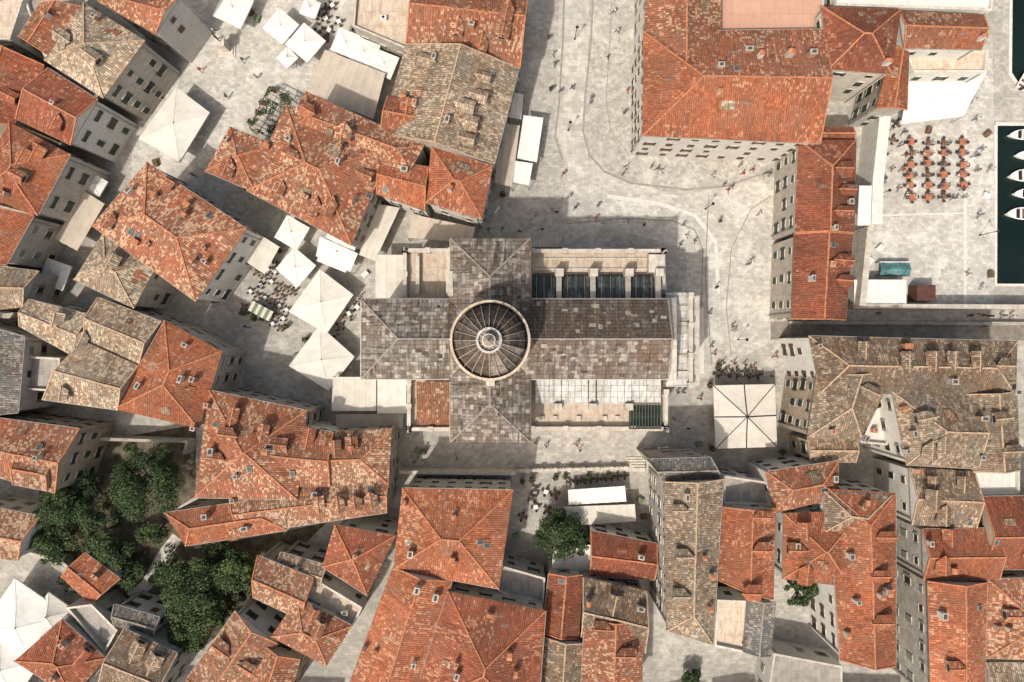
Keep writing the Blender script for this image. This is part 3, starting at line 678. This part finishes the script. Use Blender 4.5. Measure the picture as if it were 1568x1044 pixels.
ribbon('terrace_wall',[(1310,350),(1298,470)],0.9,4.5,'stone_white',4.5)
ribbon('courtyard_wall',[(615,718),(790,720)],0.5,2.6,'stone_white',2.6)
m=MB()
a=P(786,721,1.1);b=P(958,717,1.1); m.beam(a,b,.4,.15,'stone_white'); m.beam(a-Z*.95,b-Z*.95,.4,.2,'stone_white')
for k in range(36): m.cyl(a.lerp(b,k/35)-Z*.9,.12,.12,.85,'stone_white',6,False)
for k in range(9): m.box(a.lerp(b,k/8)-Z*.4,Vector((.32,0,0)),Vector((0,.32,0)),Z*.75,'stone_white')
m.obj('stone_balustrade')
ribbon('garden_wall',[(170,668),(300,672),(296,690)],0.5,3,'wall_stone',3)
ribbon('garden_wall',[(60,840),(110,850),(180,940)],0.5,2.5,'wall_stone',2.5)
ribbon('garden_path',[(200,915),(225,895),(250,850),(272,822)],1.8,.02,'paving_pale')
m=MB()
for k in range(6): pbox(m,792+k*1.5,356+k*3.2,862-k*1.5,378,0,0.16*(k+1)+.01*k,'stone_white')
m.obj('church_steps')
m=MB()
for k in range(5): pbox(m,1060,470+k*2,1078-k*3.2,572-k*2,0,0.16*(k+1),'kerb_stone')
m.obj('church_steps')
m=MB()
for k in range(5): pbox(m,958+k*3,700+k*4,988,722,0,0.18*(k+1),'stone_white')
m.obj('stone_stairs')
# ---------------------------------------------------------------- parasols/canopies
def parasol(q,z,mat='fabric_white',rise=0.9,name='square_parasol',seams=False):
    c=[P(x,y,z) for x,y in q]
    if not ccw(c): c=c[::-1]
    ctr=sum(c,Vector())/len(c); o=Vector((ctr.x,ctr.y,0)); e=empty(name)
    m=MB(); ap=ctr+Z*rise; n=len(c)
    K=6
    sag=lambda t:-0.13*math.sin(t*math.pi)*rise
    for i in range(n):
        a=c[i];b=c[(i+1)%n]; mid=(a+b)/2
        for (u,v) in ((a,mid),(mid,b)):
            for k in range(K):
                t0=k/K;t1=(k+1)/K
                f=lambda p,t:p.lerp(ap,t)+Z*sag(t)
                if k<K-1: m.face([f(u,t0),f(v,t0),f(v,t1),f(u,t1)],mat)
                else: m.face([f(u,t0),f(v,t0),ap],mat)
        m.face([a-Z*.25,b-Z*.25,b,a],mat)
        if seams:
            for p in (a,mid):
                for k in range(K):
                    f=lambda p,t:p.lerp(ap,t)+Z*(sag(t)+.05)
                    m.beam(f(p,k/K),f(p,(k+1)/K),.10 if p is a else .16,.04,'black_metal')
        else:
            for k in range(K):
                f=lambda p,t:p.lerp(ap,t)+Z*(sag(t)+.02)
                m.beam(f(a,k/K),f(a,(k+1)/K),.05,.03,'fabric_cream')
    m.obj('canopy',e)
    m=MB(); m.cyl(o,.07,.05,z+rise+.12,'metal_grey',8); m.box(o+Z*.08,Vector((.45,0,0)),Vector((0,.45,0)),Z*.08,'metal_grey'); m.cyl(ap,.16,.04,.22,'black_metal' if seams else mat,8)
    for p in c: m.beam(ap-Z*.45,p-Z*.05,.04,.04,'metal_grey')
    m.obj('pole',e)
def sq(cx,cy,r,ang=0):
    return [(cx+r*1.414*math.cos(math.radians(ang+45+90*k)),cy+r*1.414*math.sin(math.radians(ang+45+90*k))) for k in range(4)]
parasol([(270,133),(321,172),(275,248),(212,212)],3.2,'fabric_ivory',.9)
parasol([(490,412),(541,451),(500,511),(442,477)],3.2,'fabric_ivory',.9)
parasol([(489,498),(543,546),(503,598),(442,560)],3.1,'fabric_ivory',.9)
parasol([(1092,590),(1187,588),(1190,684),(1096,687)],3.4,'fabric_cream',.9,seams=True)
for cx,cy,r,a in [(357,12,24,25),(430,40,20,40),(468,65,22,40),(440,88,12,45),(475,12,13,20),(530,66,19,22),(558,80,19,22),(588,98,18,22),(447,356,20,30),(516,386,24,22),(453,409,22,40),(84,420,20,20),(146,283,14,30),(1450,130,20,3),(1425,160,14,3),(1480,125,16,3)]:
    parasol(sq(cx,cy,r,a),2.9,'fabric_white',.45)
parasol(sq(35,955,50,35),3.5,'fabric_white',1.6); parasol(sq(10,1020,40,35),3.3,'fabric_white',1.4); parasol(sq(80,940,24,35),3.3,'fabric_ivory',1.4)
def awning(q,z,mat,tilt=0.5,name='awning'):
    c=[P(x,y,z+(tilt if i<2 else 0)) for i,(x,y) in enumerate(q)]
    e=empty(name); m=MB()
    L=(c[1]-c[0]).length; K=max(3,int(L/1.3))
    up=1 if ccw(c) else -1
    for k in range(K):
        a=c[0].lerp(c[1],k/K);b=c[0].lerp(c[1],(k+1)/K);d=c[3].lerp(c[2],(k+1)/K);f=c[3].lerp(c[2],k/K)
        am=(a+b)/2-Z*.07; dm=(d+f)/2-Z*.07
        for qd in ([a,am,dm,f],[am,b,d,dm]): m.face(qd if up>0 else qd[::-1],mat)
        m.beam(a+Z*.01,f+Z*.01,.05,.04,mat)
        m.face([f,d,d-Z*.25,f-Z*.25],mat)
    m.obj('fabric',e); m=MB()
    for p in c: m.cyl(Vector((p.x,p.y,0)),.06,.06,p.z,'metal_grey',6)
    m.obj('posts',e)
awning([(498,76),(590,112),(572,182),(466,142)],3.4,'fabric_beige',.3)
awning([(766,188),(796,192),(784,286),(758,280)],3.2,'fabric_beige',.3)
awning([(802,176),(832,180),(822,248),(792,242)],3.0,'fabric_white',.3); awning([(790,246),(816,250),(810,284),(783,278)],3.0,'fabric_white',.3)
awning([(778,140),(802,144),(798,182),(774,178)],3.0,'fabric_ivory',.3)
awning([(632,328),(728,348),(722,372),(624,364)],3.3,'fabric_beige',.4)
awning([(578,312),(612,318),(574,400),(550,390)],3.3,'fabric_cream',.3)
awning([(490,362),(548,388),(536,416),(484,392)],3.0,'fabric_white',.3)
awning([(128,292),(160,312),(118,384),(84,366)],3.3,'fabric_beige',.3)
awning([(392,355),(428,378),(405,420),(372,398)],3,'fabric_cream',.3)
awning([(575,390),(624,390),(624,458),(575,458)],4,'fabric_cream',.3)
awning([(510,577),(576,577),(576,629),(508,629)],4.2,'fabric_cream',.3); awning([(578,577),(622,577),(622,633),(578,633)],4.4,'fabric_ivory',.3)
awning([(515,634),(618,634),(616,656),(515,656)],3,'fabric_beige',.3)
awning([(870,750),(957,744),(959,768),(871,773)],2.8,'fabric_white',.3); awning([(862,776),(972,772),(974,798),(864,806)],2.8,'fabric_cream',.3)
awning([(847,838),(906,834),(903,880),(845,880)],4,'fabric_ivory',.3)
awning([(1308,428),(1388,428),(1388,465),(1308,465)],2.8,'fabric_white',.3); awning([(1316,284),(1335,284),(1333,345),(1313,345)],5.6,'fabric_white',.1)
awning([(1395,108),(1512,108),(1475,178),(1380,190)],3.2,'fabric_white',.2)
# ---------------------------------------------------------------- table sets
def table_mesh(cloth,ch,tr=.42,off=.78):
    m=MB(); X=Vector((1,0,0));Y=Vector((0,1,0))
    m.box(Z*.73,X*tr,Y*tr,Z*.025,cloth); m.cyl(Vector((0,0,0)),.05,.05,.71,'black_metal',6); m.cyl(Vector((0,0,0)),.25,.22,.03,'black_metal',8)
    for (dx,dy) in ((off,0),(-off,0),(0,off),(0,-off)):
        o=Vector((dx,dy,0)); u=o.normalized(); s=Vector((-u.y,u.x,0))
        m.box(o+Z*.44,s*.23,u*.23,Z*.03,ch); m.box(o+u*.23+Z*.68,s*.23,u*.025,Z*.22,ch)
        for a in (-1,1):
            for b in (-1,1): m.box(o+s*.2*a+u*.2*b+Z*.21,s*.02,u*.02,Z*.21,'black_metal')
    o=m.obj('cafe_table_set'); me=o.data; bpy.data.objects.remove(o); return me
TB={'or':table_mesh('orange_cloth','wicker',.60,.80),'wh':table_mesh('white_paint','wicker'),'bl':table_mesh('soot','wicker'),'wo':table_mesh('wood','wicker')}
def table(px,py,k,a=0,s=1):
    o=bpy.data.objects.new('cafe_table_set',TB[k]); COL.objects.link(o); o.location=P(px,py,0)+Z*.016; o.rotation_euler[2]=math.radians(a); o.scale=(s,s,s)
for i in range(4):
    for j in range(6):
        if (i,j)!=(3,5): table(1392+i*26+random.uniform(-2.5,2.5),220+j*16.5+random.uniform(-2,2),'or' if random.random()<.85 else 'wo',random.uniform(-12,12),.84)
for i in range(6):
    for j in range(8):
        x=428-j*5+i*11-18
        y=380+i*6+j*13
        if random.random()<.85 and not(430<x<475 and 388<y<432): table(x,y+random.uniform(-2,2),random.choice(['wo','wh','wo','wh']),random.uniform(20,40),.6)
for k in range(5): table(1098+k*15,572+random.uniform(-2,2),'bl',random.uniform(0,40),.8)
for k in range(9): table(872+k*10.5,737-k*1.2,'bl',random.uniform(0,40),.6)
for x,y in [(510,520),(522,500),(535,480),(548,470),(520,35),(500,30),(510,10),(490,45),(548,48),(820,748),(836,752),(850,756),(815,762),(1340,200),(1365,215),(1350,235),(1370,190),(500,15),(488,25),(505,48),(820,775),(838,780),(800,790)]: table(x,y,random.choice(['wh','bl','wo']),random.uniform(0,80),.75)
# ---------------------------------------------------------------- people
def person_mesh(pose):
    if pose=='walk': L=((.10,.24,.46),(.10,.38,.06),(.10,.50,.04)),((-.10,-.06,.47),(-.10,-.30,.10),(-.10,-.18,.04)); A=((.22,-.08,1.13),(.24,.10,.90)),((-.22,.10,1.13),(-.24,.30,.95))
    elif pose=='sit': L=((.12,.42,.50),(.12,.44,.09),(.12,.60,.04)),((-.12,.42,.50),(-.12,.44,.09),(-.12,.60,.04)); A=((.22,.06,.80),(.14,.34,.74)),((-.22,.06,.80),(-.14,.34,.74))
    else: L=((.11,.02,.47),(.12,0,.07),(.13,.16,.03)),((-.11,.02,.47),(-.12,0,.07),(-.13,.16,.03)); A=((.25,-.02,1.12),(.24,.12,.88)),((-.25,-.02,1.12),(-.20,.22,.98))
    hz=.5 if pose=='sit' else .93; dz=-.45 if pose=='sit' else 0
    V=[(0,0,hz)];Rr=[(.16,.12)];E=[]
    def add(p,r,par): V.append(p);Rr.append(r);E.append((par,len(V)-1));return len(V)-1
    w=add((0,0,1.12+dz),(.14,.10),0); c=add((0,0,1.34+dz),(.17,.12),w); n=add((0,0.01,1.48+dz),(.06,.06),c); h1=add((0,.03,1.58+dz),(.085,.10),n); h2=add((0,.02,1.69+dz),(.075,.085),h1)
    add((0,.13,1.58+dz),(.02,.02),h1)
    for (k,a,t),sg in zip(L,(1,-1)):
        hp=add((.10*sg,0,hz-.03),(.10,.10),0); kk=add(k,(.065,.065),hp); aa=add(a,(.045,.045),kk); add(t,(.04,.035),aa)
    for (e,hd),sg in zip(A,(1,-1)):
        s=add((.19*sg,0,1.40+dz),(.065,.065),c); ee=add(e,(.045,.045),s); hh=add(hd,(.03,.03),ee)
        d=(Vector(hd)-Vector(e)).normalized()*.08
        for f in range(-1,2): add((hd[0]+d.x+f*.022,hd[1]+d.y,hd[2]+d.z),(.011,.011),hh)
    me=bpy.data.meshes.new('person'); me.from_pydata(V,E,[]); o=bpy.data.objects.new('tmp',me); COL.objects.link(o)
    md=o.modifiers.new('s','SKIN'); md.use_smooth_shade=True
    for i,r in enumerate(Rr): me.skin_vertices[0].data[i].radius=r
    me.skin_vertices[0].data[0].use_root=True
    md=o.modifiers.new('ss','SUBSURF'); md.levels=1
    dg=bpy.context.evaluated_depsgraph_get(); dg.update(); m2=bpy.data.meshes.new_from_object(o.evaluated_get(dg))
    bpy.data.objects.remove(o)
    return m2,dz
PM=[]
for pose in ('walk','stand','sit'):
    for v in range(5):
        me,dz=person_mesh(pose)
        me.materials.clear()
        sh,tr=random.choice([0,0,4,1,2,3,6,5]),random.choice([0,2,4,5])
        for n in ('cloth_%d'%sh,'cloth_%d'%tr,'skin','hair'): me.materials.append(MATS[n])
        for p in me.polygons:
            c=p.center; k=0
            if c.z>1.50+dz: k=3 if (c.y<.06 or c.z>1.68+dz) else 2
            elif abs(c.x)>.17 and c.z<1.28+dz and not(c.z<.6+dz*.3): k=2
            elif c.z<.95+dz*(1.0 if pose!='sit' else .85): k=1
            p.material_index=k
        PM.append((pose,me))
def person(px,py,pose='walk',z=0.016,mat=None,s=1.0,a=None,name='person'):
    me=random.choice([m for p,m in PM if p==pose]); o=bpy.data.objects.new(name,me); COL.objects.link(o)
    o.location=P(px,py,z) if z>1 else P(px,py,0)+Z*z; o.rotation_euler[2]=random.uniform(0,6.28) if a is None else a; o.scale=(s,s,s); return o
for i,(x,y) in enumerate([(845,138),(858,141),(875,137),(905,152),(903,160),(862,268),(845,322),(852,326),(872,302),(880,320),(912,335),(915,316),(962,340),(985,345),(1006,260),(996,257),(1013,263),(958,258),(953,268),(1107,284),(1112,293),(1119,287),(1135,268),(1131,255),(1150,262),(1176,268),(1168,270),(1143,405),(1149,401),(1120,500),(1123,507),(1050,362),(1040,376),(1062,370),(1045,345),(1105,555),(1122,556),(1138,558),(1152,562),(882,680),(887,688),(820,677),(836,682),(1045,600),(1052,655),(1060,690),(1070,610),(548,462),(552,455),(540,490),(345,73),(352,68),(375,95),(310,110),(290,80),(330,50),(395,120),(400,440),(420,470),(380,500),(820,330),(795,355),(800,372),(770,350),(830,352),(748,352),(925,342),(940,20),(945,50),(930,90),(960,140),(955,175),(840,60),(846,85),(850,100),(1095,440),(1160,330),(1100,340),(1085,480),(1185,545),(1180,575),(1445,235),(1470,290),(1380,205),(1400,170),(1415,168),(1485,155),(1490,185),(1478,420),(1500,440),(1430,470),(1352,190),(1362,260),(1350,275),(1320,240),(1500,230),(1495,330),(1512,260),(1340,480),(1480,483),(1500,483),(1510,484),(1530,483),(1545,484),(1500,500),(300,270),(335,240),(350,150),(410,250),(425,260),(600,690),(700,700),(1210,300),(1150,230),(1090,270),(1088,530),(1092,542),(1098,566),(1100,575),(1112,566),(1128,580),(1145,566),(1160,580),(1030,640),(1036,600),(532,470),(528,486),(520,512),(1375,225),(1382,240),(1378,262),(1372,290),(1384,300),(1490,240),(1492,262),(1455,305),(842,140)]):
    if any(inside(P(x,y,0),f) for f in FOOT): continue
    person(x,y,random.choice(['walk','walk','stand']),s=random.uniform(.95,1.1))
for i in range(4):
    for j in range(6):
        if random.random()<.55: person(1392+i*26+7,220+j*16.5,'sit',s=1,a=math.pi/2)
        if random.random()<.35: person(1392+i*26-7,220+j*16.5,'sit',s=1,a=-math.pi/2)
for k in range(5): person(1098+k*15+7,572,'sit',a=math.pi/2)
for x,y in [(622,382),(1014,386),(628,656),(1019,656)]:
    o=person(x,y,'stand',12.35,s=1.3,name='stone_statue'); o.data=o.data.copy()
    for i in range(4): o.data.materials[i]=MATS['stone_white']
e=empty('poet_monument'); m=MB(); o=P(348,75,0)
for k,(r,h) in enumerate([(1.3,.2),(1.0,.2),(.6,2.4),(.75,.2)]):
    zz=[0,.2,.4,2.8][k]; m.box(o+Z*(zz+h/2),Vector((r,0,0)),Vector((0,r,0)),Z*h/2,'stone_white')
m.obj('pedestal',e); o2=person(348,75,'stand',.016,s=1.5,name='figure'); o2.location=o+Z*3.0; o2.data=o2.data.copy(); o2.parent=e
for i in range(4): o2.data.materials[i]=MATS['bronze']
# ---------------------------------------------------------------- boats, car, stall
def boat(px,py,L,W,a,col='white_paint'):
    e=empty('motor_boat'); m=MB(); N=10
    secs=[]
    for i in range(N+1):
        t=i/N; w=W/2*(1 if t<.5 else math.cos((t-.5)*math.pi)**.7 if t<1 else 0.02); w=max(w,.02); x=-L/2+L*t
        secs.append((x,w))
    for (x0,w0),(x1,w1) in zip(secs,secs[1:]):
        for sg in (1,-1):
            q=[Vector((x0,sg*w0*.7,0)),Vector((x1,sg*w1*.7,0)),Vector((x1,sg*w1,.7)),Vector((x0,sg*w0,.7))]; m.face(q if sg<0 else q[::-1],col)
            q=[Vector((x0,sg*w0,.7)),Vector((x1,sg*w1,.7)),Vector((x1,sg*w1*.8,.72)),Vector((x0,sg*w0*.8,.72))]; m.face(q if sg<0 else q[::-1],col)
        m.face([Vector((x0,-w0*.8,.4 if x0<L*.15 else .72)),Vector((x1,-w1*.8,.4 if x0<L*.15 else .72)),Vector((x1,w1*.8,.4 if x0<L*.15 else .72)),Vector((x0,w0*.8,.4 if x0<L*.15 else .72))],'wood' if x0<L*.15 else col)
    m.face([Vector((-L/2,-W/2,.7)),Vector((-L/2,W/2,.7)),Vector((-L/2,W*.35,0)),Vector((-L/2,-W*.35,0))],col)
    X=Vector((1,0,0));Y=Vector((0,1,0))
    for x in (-L*.35,-L*.15,.02*L): m.box(Vector((x,0,.55)),X*.16,Y*W*.38,Z*.04,'white_paint')
    m.box(Vector((L*.16,0,.95)),X*.04,Y*W*.33,Z*.25,'glass_dark'); m.box(Vector((-L/2-.15,0,.6)),X*.15,Y*.18,Z*.35,'black_metal')
    m.obj('hull',e); e.location=P(px,py,0)+Z*.02; e.rotation_euler[2]=math.radians(a)
for x,y,L,W,a in [(1562,208,4.2,1.6,180),(1571,240,4.0,1.5,176),(1563,270,4.4,1.9,182),(1569,298,4.2,1.6,178),(1560,328,4.6,1.9,180),(1571,118,4.2,1.8,60),(1600,400,6,2,170),(1620,280,6,2.2,0)]: boat(x,y,L,W,a)
def car(px,py,a):
    e=empty('parked_car'); m=MB(); W=.85
    prof=[(-2.0,.35),(-2.05,.75),(-1.6,.95),(-1.25,1.42),(.3,1.45),(1.0,.98),(1.9,.80),(2.05,.5),(2.0,.3)]
    for i in range(len(prof)-1):
        (x0,z0),(x1,z1)=prof[i],prof[i+1]; w0=W-(.14 if z0>1.2 else 0); w1=W-(.14 if z1>1.2 else 0)
        m.face([Vector((x0,-w0,z0)),Vector((x0,w0,z0)),Vector((x1,w1,z1)),Vector((x1,-w1,z1))],'glass_dark' if i in(2,4) else 'car_white')
        for sg in (1,-1): m.face([Vector((x0,sg*w0,z0)),Vector((x1,sg*w1,z1)),Vector((x1,sg*W,.3)),Vector((x0,sg*W,.3))],'glass_dark' if i==3 else 'car_white')
    for sx in (-1.25,1.3):
        for sg in (1,-1):
            for k in range(12):
                t0=k*math.pi/6;t1=(k+1)*math.pi/6; c=Vector((sx,sg*(W+.02),.32)); m.face([c,c+Vector((.32*math.cos(t0),0,.32*math.sin(t0))),c+Vector((.32*math.cos(t1),0,.32*math.sin(t1)))],'rubber')
    m.obj('body',e); e.location=P(px,py,0)+Z*.016; e.rotation_euler[2]=math.radians(a)
car(1003,693,8)
e=empty('covered_market_stall'); m=MB()
c=P(1363,413,0)
for k in range(8):
    x0=-2.4+k*.6; hh=lambda x:1.5+.25*math.sin(x*2.1)
    m.face([c+Vector((x0,-1,hh(x0)-.2)),c+Vector((x0+.6,-1,hh(x0+.6)-.2)),c+Vector((x0+.6,.0,hh(x0+.6)+.2)),c+Vector((x0,0,hh(x0)+.2))],'teal_tarp')
    m.face([c+Vector((x0,0,hh(x0)+.2)),c+Vector((x0+.6,0,hh(x0+.6)+.2)),c+Vector((x0+.6,1,hh(x0+.6)-.3)),c+Vector((x0,1,hh(x0)-.3))],'teal_tarp')
    for s_ in (-1,1): m.face([c+Vector((x0,s_,0)),c+Vector((x0+.6,s_,0)),c+Vector((x0+.6,s_,1.3)),c+Vector((x0,s_,1.3))],'teal_tarp')
m.box(c+Vector((0,1.05,.9)),Vector((2.3,0,0)),Vector((0,.06,0)),Z*.5,'white_paint'); m.obj('tarpaulin',e)
m=MB(); c=P(1404,450,0); m.box(c+Z*1.2,Vector((1.4,0,0)),Vector((0,1.2,0)),Z*1.2,'red_paint')
for k in range(12): m.box(c+Vector((-1.3+k*.235,0,2.42)),Vector((.04,0,0)),Vector((0,1.2,0)),Z*.03,'red_paint')
m.obj('storage_container')
m=MB(); c=P(407,477,0); r=math.radians(-28); X=Vector((math.cos(r),math.sin(r),0)); Y=Vector((-X.y,X.x,0))
for k in range(7): m.box(c+X*(-1.5+k*.5)+Z*2.1,X*.24,Y*.8,Z*.04,'green_paint' if k%2 else 'fabric_cream')
for a in(-1,1):
    for b_ in (-1,1): m.box(c+X*1.5*a+Y*.7*b_+Z*1.0,X*.04,Y*.04,Z*1.05,'metal_grey')
m.box(c+Z*.8,X*1.5,Y*.6,Z*.05,'wood'); m.obj('market_stall')
for i,(x,y) in enumerate([(385,20),(395,30),(372,40),(500,60),(260,120),(240,250),(560,420),(1330,400),(1345,380),(1340,440),(1508,300),(1515,420),(1080,700),(1070,680),(1200,520),(640,690),(980,765),(985,790),(800,860),(790,820),(330,460),(455,545),(1420,200),(1510,205)]):
    m=MB(); c=P(x,y,0)+Z*.016; r=random.uniform(0,3); X=Vector((math.cos(r),math.sin(r),0)); Y=Vector((-X.y,X.x,0)); mt=random.choice(['wood','white_paint','green_paint','wood'])
    for k in range(5): m.box(c+X*(-.4+k*.2)+Z*.62,X*.085,Y*.35,Z*.02,mt)
    for sg in (-1,1): m.box(c+Y*.35*sg+Z*.31,X*.5,Y*.02,Z*.29,mt); m.box(c+X*.5*sg+Z*.31,X*.02,Y*.33,Z*.29,mt)
    m.obj('wooden_crate')
# ---------------------------------------------------------------- trees
def tree(px,py,r,h,seed,name='broadleaf_tree',light=.3):
    rnd=random.Random(seed); e=empty(name); base=P(px,py,h*.7); base.z=0
    m=MB(); m.cyl(base,.28,.16,h*.55,'bark',8)
    lobes=[]
    for k in range(int(12+r*3.2)):
        a=rnd.uniform(0,6.28); rr=r*math.sqrt(rnd.random())*.80; zz=h*(.95-.38*(rr/r)**2)-rnd.uniform(0,h*.22)
        c=base+Vector((rr*math.cos(a),rr*math.sin(a),zz)); lobes.append((c,rnd.uniform(.14,.36)*r))
        m.beam(base+Z*h*rnd.uniform(.35,.55),c,.10,.10,'bark')
    m.obj('trunk',e); m=MB()
    for c,lr in lobes:
        lm=rnd.random(); n=int(210*lr*lr)+70
        for _ in range(n):
            d=Vector((rnd.gauss(0,1),rnd.gauss(0,1),rnd.gauss(0,1))).normalized()
            if d.z<-.3: d.z=-d.z
            q=c+Vector((d.x,d.y,d.z*.75))*lr*rnd.uniform(.55,1.2)
            nn=(d+Vector((rnd.gauss(0,.6),rnd.gauss(0,.6),rnd.gauss(0,.6)+.3))).normalized(); s=nn.orthogonal().normalized(); t=nn.cross(s); k=rnd.uniform(.10,.22)
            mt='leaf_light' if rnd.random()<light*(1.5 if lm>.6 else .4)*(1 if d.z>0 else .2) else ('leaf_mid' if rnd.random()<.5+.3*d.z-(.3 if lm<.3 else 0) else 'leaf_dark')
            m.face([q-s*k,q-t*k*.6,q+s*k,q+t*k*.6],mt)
    m.obj('foliage',e)
for i,(x,y,r,h,l) in enumerate([(215,738,5.4,10,.08),(100,785,4.6,8,.22),(85,828,3.2,6,.3),(155,815,3.2,6,.15),(170,850,3.4,6,.3),(302,918,5.4,9,.45),(360,878,4.0,8,.7),(290,965,3.4,7,.3),(262,880,2.8,5,.3),(232,818,2.4,4,.4),(330,850,2.4,5,.4),(858,818,3.9,7,.05),(885,830,2.3,5,.1),(1225,905,2.8,6,.15),(195,880,2.4,4,.3),(130,748,2.6,6,.15),(60,815,2.4,5,.3),(345,935,2.8,6,.4),(1058,1040,1.8,3,.2)]):
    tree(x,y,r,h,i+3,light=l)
m=MB(); rnd=random.Random(3)
for k in range(90):
    x=rnd.uniform(65,420);y=rnd.uniform(680,960); p=P(x,y,0)
    if any(inside(p,f) for f in FOOT) or (y<800 and x>290) or (y>900 and x<180): continue
    R=rnd.uniform(.5,1.2)
    for _ in range(60):
        d=Vector((rnd.gauss(0,1),rnd.gauss(0,1),abs(rnd.gauss(0,1)))).normalized(); q=p+d*R*rnd.uniform(.6,1.1); s=(d+Vector((rnd.gauss(0,.5),rnd.gauss(0,.5),.3))).orthogonal().normalized()*.18; t=s.cross(d)*.8
        m.face([q-s,q-t,q+s,q+t],rnd.choice(['leaf_mid','leaf_dark','leaf_light','leaf_mid']))
m.obj('garden_shrubs')
def planter(px,py,s=1):
    e=empty('potted_plant'); m=MB(); c=P(px,py,0)+Z*.016; m.cyl(c,.22*s,.32*s,.5*s,'ridge_tile',10); rnd=random.Random(px*7+py)
    for _ in range(90):
        d=Vector((rnd.gauss(0,1),rnd.gauss(0,1),rnd.gauss(0,1))).normalized(); q=c+Z*.85*s+d*.5*s*rnd.uniform(.4,1); a=d.orthogonal().normalized()*.1*s; b=d.cross(a)
        m.face([q-a,q-b,q+a,q+b],rnd.choice(['leaf_mid','leaf_dark','leaf_light']))
    m.obj('plant',e)
for x,y in [(375,480),(392,488),(430,385),(560,470),(1085,590),(1088,685),(1195,690),(800,735),(815,733),(850,730),(1098,560),(650,690),(1190,475),(1300,210),(405,160),(420,140),(398,175),(770,300),(470,520),(440,500),(865,728),(900,728),(930,727),(386,190),(436,150)]: planter(x,y,1.2)
e=empty('garden_pergola'); m=MB()
pts=[(412,132),(447,150),(418,212),(382,196)]
for k in range(9):
    a=P(*pts[0],3).lerp(P(*pts[3],3),k/8); b_=P(*pts[1],3).lerp(P(*pts[2],3),k/8); m.beam(a,b_,.1,.1,'wood')
for i in range(4): m.beam(P(*pts[i],2.9),P(*pts[(i+1)%4],2.9),.12,.12,'wood'); p=P(*pts[i],3); m.cyl(Vector((p.x,p.y,0)),.08,.08,2.9,'wood',6)
for k in range(900):
    u,v=random.random(),random.random()
    if math.sin(u*9+1)*math.sin(v*7+2)<.05: continue
    q=P(*pts[0],3.1).lerp(P(*pts[3],3.1),u).lerp(P(*pts[1],3.1).lerp(P(*pts[2],3.1),u),v)+Z*random.uniform(-.1,.2)
    s=Vector((random.gauss(0,1),random.gauss(0,1),random.gauss(0,.4))).normalized()*.13; t=Vector((-s.y,s.x,.03)); m.face([q-s,q-t,q+s,q+t],random.choice(['leaf_mid','leaf_dark','leaf_dark']))
m.obj('beams',e)
for x,y in [(880,60),(870,200),(1080,320),(1130,520),(1340,300),(1500,360),(250,150),(640,700)]:
    m=MB(); c=P(x,y,0); m.cyl(c,.14,.08,.5,'black_metal',8); m.cyl(c+Z*.5,.05,.05,3.2,'black_metal',6); m.cyl(c+Z*3.7,.12,.2,.4,'glass_dark',6); m.cyl(c+Z*4.1,.26,.05,.2,'black_metal',6); m.obj('street_lamp')

# ---------------------------------------------------------------- light, world, camera
sd=Vector((0.38,0.54,-1)).normalized()
l=bpy.data.lights.new('sun','SUN'); l.energy=3.6; l.angle=math.radians(1.5); l.color=(1,.95,.88)
lo=bpy.data.objects.new('sun',l); COL.objects.link(lo); lo.rotation_euler=sd.to_track_quat('-Z','Y').to_euler(); lo.location=(-30,-40,80)
w=bpy.data.worlds.new('World'); sc.world=w; w.use_nodes=True; nt=w.node_tree; bg=nt.nodes['Background']
sk=nt.nodes.new('ShaderNodeTexSky'); sk.sky_type='NISHITA'; sk.sun_disc=False; sk.dust_density=4.0; sk.air_density=1.0
sk.sun_elevation=math.asin(-sd.z); sk.sun_rotation=math.atan2(-sd.x,-sd.y)%(2*math.pi)
mx=nt.nodes.new('ShaderNodeMix'); mx.data_type='RGBA'; mx.blend_type='MULTIPLY'; mx.inputs[0].default_value=1; mx.inputs[7].default_value=(1.35,1.22,1.03,1)
nt.links.new(sk.outputs[0],mx.inputs[6]); nt.links.new(mx.outputs[2],bg.inputs[0]); bg.inputs[1].default_value=0.15
cam=bpy.data.cameras.new('camera'); co=bpy.data.objects.new('camera',cam); COL.objects.link(co); co.location=(0,0,H); cam.sensor_width=36; cam.lens=36*H/156.8; cam.clip_end=6000
sc.camera=co
sc.view_settings.view_transform='Standard'; sc.view_settings.look='None'; sc.view_settings.exposure=0
